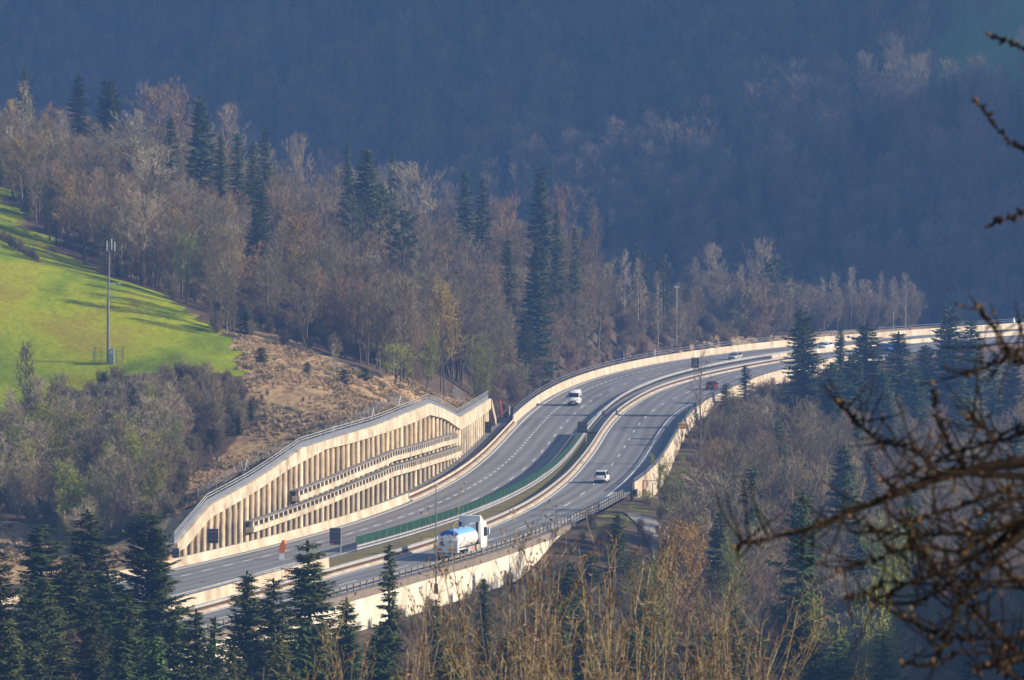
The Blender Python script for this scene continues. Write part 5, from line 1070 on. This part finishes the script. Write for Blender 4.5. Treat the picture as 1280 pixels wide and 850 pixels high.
def infill():
    r = random.Random(4); pts, pk, hh = [], [], []
    def take(n, s, c, hr, ks):
        m = 0
        for _ in range(n * 30):
            if m >= n: break
            X, Y = s(r); z = gz(X, Y); h = r.uniform(*hr); px, pb = proj(X, Y, z); _, pt = proj(X, Y, z + h)
            if c(px, pt, pb, X, Y, h) and not hides(px, pt, Y): pts.append((X, Y, z - .2)); pk.append(r.choice(ks)); hh.append(h); m += 1
    take(620, s_spur, lambda px, pt, pb, X, Y, h: c_spur(px, pt - 25, pb, X, Y, h) and pt > SKY(px) + 14, (10, 16), [0, 1, 2, 3, 4])
    take(760, s_val, lambda px, pt, pb, X, Y, h: X > float(Ex(Y)) + 6 and pt > max(ENV(px), ENV(px - 14), ENV(px + 14)) + 16 and pb < 1100, (10, 16), [0, 1, 2, 3, 4])
    def s_near(r):
        Y = r.uniform(345, 520); return ((r.uniform(-20, 900) - 640) / F_PX * Y, Y)
    take(230, s_near, lambda px, pt, pb, X, Y, h: X > float(Ex(Y)) + 4 and pt > max(ENV(px), ENV(px - 14), ENV(px + 14)) - 8 and pb < 1150, (5, 15), [0, 1, 2, 3, 4])
    take(90, lambda r: (lambda Y: (float(Ex(Y)) + r.uniform(6, 45), Y))(r.uniform(500, 600)), lambda px, pt, pb, X, Y, h: pt > ENV(px) - 6 and not (742 < px < 800 and pt < 668), (4, 9), [4, 4, 2, 3])
    take(260, lambda r: (lambda Y: ((r.uniform(1300, 1640) - 640) / F_PX * Y, Y))(r.uniform(430, 1060)), lambda px, pt, pb, X, Y, h: X > float(Ex(Y)) + 6 and pt > 452, (10, 16), [0, 1, 2, 3, 4])
    take(170, lambda r: (lambda Y: ((r.uniform(-380, -30) - 640) / F_PX * Y, Y))(r.uniform(860, 1100)), lambda px, pt, pb, X, Y, h: pb < 215, (10, 16), [0, 1, 2, 3, 4])
    print('infill', len(pts))
    scatter('woodland', 'uncounted bare trees filling the woods between the single ones', pts, [PR['bare'][0], PR['bare'][2], PR['bare'][3], PR['bare_red'][1], PR['young'][0]], pk, hh)
    pts2, pk2, hh2 = [], [], []
    def take2(n, s, c, hr):
        m = 0
        for _ in range(n * 20):
            if m >= n: break
            X, Y = s(r); z = gz(X, Y); h = r.uniform(*hr); px, pb = proj(X, Y, z)
            if c(px, pb, X, Y): pts2.append((X, Y, z - .1)); pk2.append(r.randrange(2)); hh2.append(h); m += 1
    take2(900, s_spur, lambda px, pb, X, Y: X < float(Fl(Y)) - 6 and pb < EDGE(px) + 2, (1.5, 4.5))
    take2(560, s_slope, lambda px, pb, X, Y: bool(inpoly(np.array([px]), np.array([pb]), SL)[0]) and X < float(Wx(Y)) - 4, (1.2, 4.0))
    take2(700, s_val, lambda px, pb, X, Y: X > float(Ex(Y)) + (4 if not 575 < Y < 645 else 14) and pb < 1000 and proj(X, Y, gz(X, Y) + 3)[1] > ENV(px) - 20, (1.5, 3.6))
    take2(520, s_near, lambda px, pb, X, Y: X > float(Ex(Y)) + 2.5 and proj(X, Y, gz(X, Y) + 2.5)[1] > ENV(px) - 45, (1.2, 3.2))
    take2(360, lambda r: (lambda Y: (float(Ex(Y)) + r.uniform(2.5, 42), Y))(r.uniform(500, 612)), lambda px, pb, X, Y: not (742 < px < 800 and pb < 672), (1.2, 3.4))
    take2(260, lambda r: (lambda Y: (float(Fl(Y)) - r.uniform(4, 40), Y))(r.uniform(780, 1070)), lambda px, pb, X, Y: 600 < px < 960, (1., 2.6))
    take2(70, lambda r: (lambda Y: ((r.uniform(190, 560) - 640) / F_PX * Y, Y))(r.uniform(570, 745)), lambda px, pb, X, Y: X < float(Wx(Y)) - 5 and px > 296 and pb > EDGE(px) - 12, (.3, 1.0))
    for k in range(16): q = at(-6 + 3.6 * k, 296 + 1.5 * k, 806 - 1.6 * k); pts2.append((q[0], q[1], gz(q[0], q[1]) - .1)); pk2.append(k % 2); hh2.append(r.uniform(1.2, 2.4))
    scatter('undergrowth', 'brown leafless undergrowth on the floor of the woods', pts2, PR['shrub'], pk2, hh2)
infill()
def tufts():
    r = random.Random(9); protos = []
    for s in range(3):
        mb = MB(); q = random.Random(300 + s)
        for _ in range(26):
            a = q.uniform(0, 6.28); d = Vector((math.cos(a), math.sin(a), 0)); b = d * q.uniform(0, .28); h = q.uniform(.25, .6); e = b + d * q.uniform(.05, .35) + Vector((0, 0, h)); w = Vector((-d.y, d.x, 0)) * q.uniform(.02, .045)
            mb.quad(tuple(b - w), tuple(b + w), tuple(b.lerp(e, .6) + w * .7 + Vector((0, 0, .06))), tuple(e))
        protos.append(dict(h=.6, parts=[('tuft', mb.mesh('tuft', mat('dry_tuft', ((.46, .335, .20), (.25, .18, .11), (.22, .195, .10))[s], .9, .1)))]))
    pts, pk, hh = [], [], []
    D1 = [(290, 414), (345, 422), (430, 458), (480, 476), (570, 464), (640, 520), (560, 520), (520, 510), (380, 545), (240, 640), (190, 660), (235, 600), (330, 525), (300, 475)]; D2 = [(-60, 640), (60, 655), (200, 645), (215, 700), (100, 730), (-60, 740)]
    for _ in range(60000):
        if len(pts) > 5200: break
        Y = r.uniform(540, 800); X = (r.uniform(-30, 650) - 640) / F_PX * Y
        if X > float(Wx(Y)) - 1.2 or math.sin(X / 3.1 + 2 * math.sin(Y / 8.)) + math.cos(Y / 5.3 + X / 7.) < r.uniform(-1.3, 1.0): continue
        z = gz(X, Y); px, py = proj(X, Y, z)
        if inpoly(np.array([px]), np.array([py]), D1)[0] or (Y < 620 and inpoly(np.array([px]), np.array([py]), D2)[0]):
            n = math.sin(X / 2.3 + 1.7 * math.sin(Y / 5.)) * math.cos(Y / 7.); pts.append((X, Y, z - .03)); pk.append(0 if n > .1 else r.randrange(3)); hh.append(r.uniform(.25, .7))
    scatter('dry_grass', 'dead brown grass tufts on the bank above the pile wall', pts, protos, pk, hh)
tufts()
# single trees one can make out on the far hillside
def far_tree(kind, px, py, h, label, width=None, var=0):
    best = None
    for Y in np.arange(1235, 1800, 2.):
        X, _, zt = at(px, py, Y); g = float(far_z(np.array([X]), np.array([Y]))[0])
        if best is None or abs(zt - g - h) < best[0]: best = (abs(zt - g - h), Y)
    T(kind, px, py, best[1], label, width, None, var, True)
for a_ in (('spruce_pale', 737, 84, 22, 'pale green conifer beside another on the far hillside', 7), ('spruce_pale', 782, 80, 26, 'tall pale yellowish conifer on the far hillside', 7), ('spruce_pale', 842, 30, 27, 'tall thin conifer highest on the far hillside', 8), ('spruce_pale', 872, 88, 22, 'pale conifer just before the lit bare crowns on the far hillside', 6), ('spruce', 805, 96, 20, 'dim conifer after the tall yellowish one on the far hillside', 6),
           ('spruce', 303, 82, 24, 'lone dark conifer on the far hillside above the pale skyline crown', 7), ('spruce', 624, 146, 24, 'bluish conifer on the far hillside above the paired spruces', 7), ('spruce', 604, 180, 22, 'bluish conifer close behind the paired spruces', 6),
           ('bare_pale', 668, 138, 18, 'pale bare crown on the far hillside above the lone spruce', 12), ('bare_pale', 925, 72, 18, 'pale bare crown beginning the lit group on the far hillside', 10), ('bare_pale', 950, 66, 20, 'tall pale crown in the lit group on the far hillside', 10), ('bare_pale', 995, 72, 20, 'widest pale crown in the lit group on the far hillside', 14), ('bare_pale', 1022, 92, 16, 'low pale crown ending the lit group on the far hillside', 9),
           ('bare_pale', 1118, 78, 20, 'big pale crown below the hillside meadow', 15), ('bare_pale', 1145, 66, 21, 'pale crown touching the hillside meadow', 11), ('bare_pale', 1206, 96, 17, 'round pale crown after the dark meadow conifer', 9), ('spruce', 1182, 95, 21, 'dark conifer between pale crowns under the hillside meadow', 6), ('bare_pale', 1245, 80, 18, 'pale bare crown under the far corner of the meadow', 10),
           ('bare_pale', 1108, 20, 14, 'small pale tree standing above the lit crowns near the meadow', 8), ('bare_pale', 1152, 0, 18, 'pale tree cut by the upper picture edge beside the meadow', 8), ('spruce', 1272, 108, 22, 'dark conifer by the picture edge under the meadow', 8),
           ('spruce_pale', 1236, 298, 20, 'pale conifer above the distant road end', 8), ('spruce_pale', 1180, 290, 20, 'pale greenish conifer beyond the last birch', 6), ('spruce_pale', 1200, 345, 14, 'small conifer directly above the distant parapet', 6), ('bare_red', 42, 20, 18, 'reddish bare crown in the upper picture corner', 14), ('spruce_pale', 108, 2, 18, 'pale conifer at the upper picture edge', 8)):
    far_tree(*a_)
# track below the verge
def track():
    mb = MB(); Ys = np.arange(556, 612, 2.); w = 1.7; rows = []
    for y in Ys:
        t = (y - 556) / 56; x = float(Ex(y)) + 17 - 13 * t ** 1.4; rows.append([(x + d, y, gz(x + d, y) + .12) for d in (-w, -.6, .6, w)])
    for i in range(len(rows) - 1):
        for k in range(3): mb.quad(rows[i][k], rows[i][k + 1], rows[i + 1][k + 1], rows[i + 1][k])
    solo('track', mb.mesh('track', mat('track_gravel', (.27, .26, .25), .9, noise=(.6, .3))), kind='structure')
track()
print(N_T)

# ------------------------------------------------------------------ near the camera: saplings and the larch
def ellipsoid(mb, c, d, ln, w):
    d = d.normalized(); u = d.cross(Vector((.31, .17, .93)) if abs(d.z) < .9 else Vector((1, .1, 0))).normalized(); v = d.cross(u); n = len(mb.v); k = 5
    for t, r in ((0, .35), (.35, 1), (.72, .75)):
        for i in range(k):
            a = 2 * PI * i / k; p = c + d * ln * t + (u * math.cos(a) + v * math.sin(a)) * w * r; mb.v.append(tuple(p))
    mb.v.append(tuple(c + d * ln))
    for j in range(2):
        for i in range(k): i2 = (i + 1) % k; mb.f.append((n + j * k + i, n + j * k + i2, n + (j + 1) * k + i2, n + (j + 1) * k + i)); mb.m.append(1)
    for i in range(k): mb.f.append((n + 2 * k + i, n + 2 * k + (i + 1) % k, n + 3 * k)); mb.m.append(1)
def sapling_proto(seed, h=5.0, nst=4):
    rr = random.Random(seed); st, tw = MB(), MB(); bd = tw
    for s in range(nst):
        az = rr.uniform(0, 6.28); lean_ = rr.uniform(.10, .34) if s else .05; hh = h * (1 if s == 0 else rr.uniform(.72, .99)); n = 12; p = Vector((rr.uniform(-.06, .06), rr.uniform(-.06, .06), -.15)); d = Vector((math.cos(az) * lean_, math.sin(az) * lean_, 1)).normalized(); path = [p.copy()]
        for i in range(n):
            d = (d + rv(rr) * .11 + Vector((0, 0, .05))).normalized(); p = p + d * hh / n; path.append(p.copy())
        r0 = rr.uniform(.020, .034); rad = [r0 * (1 - .86 * i / n) for i in range(n + 1)]
        st.tube([tuple(q) for q in path], rad, 6)
        nb = rr.randint(8, 12)
        for k in range(nb):
            t = .30 + .68 * (k + rr.random()) / nb; f = t * n; i = min(int(f), n - 1); b = path[i].lerp(path[i + 1], f - i); dd = (path[i + 1] - path[i]).normalized(); a2 = rr.uniform(0, 6.28)
            bdv = (dd * 1.0 + Vector((math.cos(a2), math.sin(a2), 0)) * rr.uniform(.5, 1.25)).normalized(); ln = h * rr.uniform(.10, .34) * (1.25 - .7 * t); bp = [b]; q = b
            for j in range(5): bdv = (bdv + rv(rr) * .13 + Vector((0, 0, .14))).normalized(); q = q + bdv * ln / 5; bp.append(q)
            tw.tube([tuple(x) for x in bp], [max(.0042, rad[i] * .5 * (1 - .16 * j)) for j in range(6)], 4, cap=False)
            for j in range(int(2 + ln * 6)):
                u = rr.uniform(.12, 1.0) * 5; i2 = min(int(u), 4); c = bp[i2].lerp(bp[i2 + 1], u - i2); e = (bdv * .6 + rv(rr)).normalized(); l2 = rr.uniform(.03, .20)
                if l2 > .07: tw.tube([tuple(c), tuple(c + e * l2)], [.0045, .003], 3, cap=False)
                ellipsoid(bd, c + e * (l2 if l2 > .07 else .004), (e + Vector((0, 0, .5))).normalized(), rr.uniform(.028, .06), rr.uniform(.008, .014))
            ellipsoid(bd, bp[-1], bdv, rr.uniform(.03, .055), .009)
        for j in range(10):
            u = rr.uniform(.5, 1) * n; i = min(int(u), n - 1); c = path[i].lerp(path[i + 1], u - i); e = (rv(rr) + Vector((0, 0, .5))).normalized(); ellipsoid(bd, c, e, rr.uniform(.02, .04), .009)
    return dict(h=h, parts=[('stem', st.mesh('stem', M['sap'], True)), ('twigs', tw.mesh('twigs', [M['sap'], M['bud_red']]))])
SAP = [sapling_proto(200 + i, 5.0, n) for i, n in enumerate((3, 4, 2, 3, 3, 2))]
SAPS = [(505, 712, 62), (458, 790, 56), (440, 760, 66), (400, 800, 52), (530, 735, 58), (560, 742, 54), (585, 700, 66), (612, 668, 68), (640, 640, 70), (655, 672, 60), (672, 690, 56), (690, 665, 66), (712, 700, 58), (735, 662, 68), (750, 640, 64), (772, 690, 57), (790, 650, 67), (812, 668, 60), (828, 720, 55), (845, 665, 66), (864, 690, 62), (880, 715, 57), (905, 740, 62), (922, 722, 66), (945, 752, 58), (625, 735, 50), (700, 745, 50), (765, 745, 50), (850, 765, 50), (545, 790, 48), (480, 800, 50), (660, 780, 46), (735, 790, 46), (905, 800, 49), (590, 775, 50), (360, 812, 58), (965, 800, 60)]
SAPS += [(R.uniform(430, 960), R.uniform(780, 830), R.uniform(47, 66)) for _ in range(6)]
SAPS = [q for k, q in enumerate(SAPS) if k % 5 != 4]
for i, (px, py, Y) in enumerate(SAPS):
    X, _, zt = at(px, py, Y); g = gz(X, Y); pr = SAP[i % len(SAP)]; s = (zt - g) / pr['h']
    o = thing('sapling', 'bare ochre sapling with russet buds in the thicket near the camera', 'sapling', (X, Y, g), R.uniform(0, 6.28), 'saplings with russet buds near the camera', (s * .9, s * .9, s))
    for n_, me in pr['parts']: part(n_, me, o)
def larch():
    rr = random.Random(77); D = 22.0
    root = thing('larch_tree', 'dark larch whose blurred budding branches reach across the valley view', 'larch', (3.9, D, gz(3.9, D) - .1)); L0 = root.location
    tk = MB(); tk.tube([tuple(Vector((3.9 + .03 * math.sin(z), D, z)) - L0) for z in np.arange(L0.z - .3, 58, 1.)], [.22 - .009 * k for k in range(len(np.arange(L0.z - .3, 58, 1.)))], 12); part('trunk', tk.mesh('trunk', M['larch'], True), root)
    paths = [ # (points in order from the tip inward, distance of tip, distance of base, base width in photo pixels)
        ([(918, 683), (940, 678), (990, 667), (1030, 655), (1060, 640), (1120, 618), (1165, 600), (1200, 590), (1285, 576)], 21.2, 22, 17),
        ([(1214, 467), (1235, 458), (1260, 448), (1290, 428)], 21.5, 22, 8), ([(1222, 384), (1236, 404), (1252, 425), (1268, 446), (1290, 462)], 21, 22, 5),
        ([(1239, 45), (1258, 53), (1292, 63)], 22, 22, 3.2), ([(1221, 127), (1240, 152), (1258, 173), (1290, 196)], 22, 22, 3.2), ([(1238, 281), (1255, 275), (1292, 262)], 22, 22, 3.6),
        ([(1049, 502), (1060, 517), (1088, 545), (1105, 552), (1130, 558), (1160, 575), (1168, 590)], 21.4, 21.7, 5), ([(1165, 482), (1172, 520), (1184, 548), (1195, 570), (1210, 588)], 21.4, 21.8, 4),
        ([(1100, 600), (1140, 590), (1180, 570), (1220, 558), (1260, 548), (1290, 535)], 21.8, 22.4, 7), ([(1210, 520), (1230, 535), (1250, 542), (1290, 530)], 21.6, 22.3, 5),
        ([(1062, 646), (1090, 662), (1110, 668), (1160, 668), (1220, 667), (1290, 652)], 21.0, 21.8, 9), ([(1050, 713), (1080, 705), (1110, 692), (1140, 682), (1200, 690), (1250, 660), (1290, 642)], 20.6, 21.4, 9),
        ([(1090, 755), (1120, 735), (1160, 722), (1200, 705), (1245, 680), (1290, 640)], 20.8, 21.5, 12), ([(1130, 642), (1137, 680), (1160, 705), (1180, 722), (1200, 745), (1225, 770), (1250, 795), (1292, 832)], 20.7, 21.3, 8),
        ([(1130, 772), (1150, 785), (1180, 795), (1220, 798), (1252, 797)], 20.7, 21, 6), ([(1168, 822), (1185, 800), (1193, 770), (1202, 748), (1230, 712), (1262, 680), (1290, 655)], 20.6, 21.4, 12),
        ([(1218, 838), (1240, 832), (1265, 826), (1292, 812)], 20.5, 21, 10), ([(1235, 830), (1255, 838), (1270, 848), (1292, 862)], 20.5, 21, 9), ([(1128, 828), (1160, 835), (1200, 815)], 20.6, 20.9, 4),
        ([(1060, 748), (1085, 742), (1105, 728)], 20.8, 20.9, 4), ([(1140, 760), (1170, 740), (1215, 728), (1290, 725)], 20.8, 21.3, 7), ([(1225, 640), (1250, 632), (1292, 618)], 20.8, 21.6, 8), ([(1205, 655), (1240, 690), (1265, 720), (1292, 745)], 20.6, 21.2, 6), ([(1150, 650), (1175, 640), (1230, 622), (1292, 600)], 21.0, 21.8, 6)]
    for pts, d0, d1, w in paths:
        tw = MB(); n = len(pts); P = []
        for i, (px, py) in enumerate(pts): P.append(Vector(at(px, py, d0 + (d1 - d0) * i / (n - 1))) - L0)
        # carry the limb on to the trunk
        e = P[-1]; ax = Vector((0, 0, 0)); P.append(Vector((e.x * .35, e.y * .35, e.z - .05 * abs(e.x)))); P.append(Vector((0, 0, e.z - .12)))
        dense = []
        for i in range(len(P) - 1):
            for k in range(5):
                q = P[i].lerp(P[i + 1], k / 5); dense.append(q + rv(rr) * .0035)
        dense.append(P[-1]); m = len(dense); vis = (n - 1) * 5; rb = w / 2 / F_PX * d1 * .88
        rad = [rb * (.14 + .86 * min(1, i / vis)) + (.010 * max(0, i - vis) / (m - vis)) for i in range(m)]
        tw.tube([tuple(q) for q in dense], rad, 7)
        for i in range(0, vis):
            for _ in range(3 if rr.random() < .6 else 2):
                q = dense[i].lerp(dense[i + 1], rr.random()); dd = (dense[i] - dense[i + 1]).normalized(); e = (dd * rr.uniform(-.1, .7) + rv(rr) + Vector((0, 0, .22))).normalized()
                u = rr.random() * (1 if w > 4 else .45)
                if u < .5:     # short spur with a bud
                    l = rr.uniform(.012, .03); tw.tube([tuple(q), tuple(q + e * l)], [.007, .006], 5); ellipsoid(tw, q + e * l, e, rr.uniform(.008, .018), rr.uniform(.004, .007)) if rr.random() < .25 else None
                elif u < .92 and w > 3:
                    l = rr.uniform(.06, .30); sp = [q]; c = q; ee = e
                    for k in range(4): ee = (ee + rv(rr) * .22 + Vector((0, 0, .10))).normalized(); c = c + ee * l / 4; sp.append(c)
                    tw.tube([tuple(x) for x in sp], [.0052, .0046, .004, .0035, .003], 5)
                    for k in range(1, 5):
                        if rr.random() < .16:
                            g = (rv(rr) + Vector((0, 0, .4))).normalized(); ellipsoid(tw, sp[k], g, rr.uniform(.010, .022), rr.uniform(.005, .009))
        ellipsoid(tw, dense[0], (dense[0] - dense[1]).normalized(), .03, .010)
        part('branch', tw.mesh('branch', [M['larch'], M['bud_orange']], True), root)
larch()

# ------------------------------------------------------------------ light, air, camera
EL, BACK = math.radians(23), math.radians(6)
S = Vector((math.cos(EL) * math.cos(BACK), -math.cos(EL) * math.sin(BACK), math.sin(EL)))
sd = bpy.data.lights.new('sun', 'SUN'); sd.energy = 5.0; sd.angle = math.radians(0.55); sd.color = (1.0, 0.86, 0.67)
so = bpy.data.objects.new('sun', sd); COL.objects.link(so); so.rotation_euler = S.to_track_quat('Z', 'Y').to_euler(); so.location = (300, -30, 300)
w = bpy.data.worlds.new('World'); sc.world = w; w.use_nodes = True; nt = w.node_tree; bg = nt.nodes['Background']
sk = nt.nodes.new('ShaderNodeTexSky'); sk.sky_type = 'NISHITA'; sk.sun_disc = False; sk.sun_elevation = EL; sk.sun_rotation = math.atan2(S.x, S.y); sk.air_density = 1.2; sk.dust_density = .6
nt.links.new(sk.outputs[0], bg.inputs[0]); bg.inputs[1].default_value = 0.07
hz = MB(); hz.box((150, 1000, 196), (1700, 2600, 440)); hm = bpy.data.materials.new('haze'); hm.use_nodes = True; n_ = hm.node_tree.nodes; n_.remove(n_['Principled BSDF'])
pv = n_.new('ShaderNodeVolumePrincipled'); pv.inputs['Color'].default_value = (0.19, 0.41, 1.0, 1); pv.inputs['Density'].default_value = 0.00025; pv.inputs['Anisotropy'].default_value = 0.0
hm.node_tree.links.new(pv.outputs[0], n_['Material Output'].inputs['Volume']); solo('haze', hz.mesh('haze', hm), kind='stuff')
cd = bpy.data.cameras.new('camera'); co = bpy.data.objects.new('camera', cd); COL.objects.link(co); co.location = (0, 0, CAM_Z); co.rotation_euler = (PI / 2 - TH, 0, 0)
cd.sensor_width = 36; cd.lens = F_PX / 1280 * 36; cd.clip_start = 0.5; cd.clip_end = 6000; cd.dof.use_dof = True; cd.dof.focus_distance = 620; cd.dof.aperture_fstop = 9
sc.camera = co
sc.view_settings.view_transform = 'Standard'; sc.view_settings.look = 'None'; sc.view_settings.exposure = 0.9; sc.view_settings.gamma = 1; sc.view_settings.use_curve_mapping = False
sc.render.engine = 'CYCLES'; c = sc.cycles; c.max_bounces = 4; c.diffuse_bounces = 2; c.glossy_bounces = 2; c.volume_bounces = 0; c.transparent_max_bounces = 8; c.use_denoising = True; c.use_adaptive_sampling = True; c.adaptive_threshold = .02
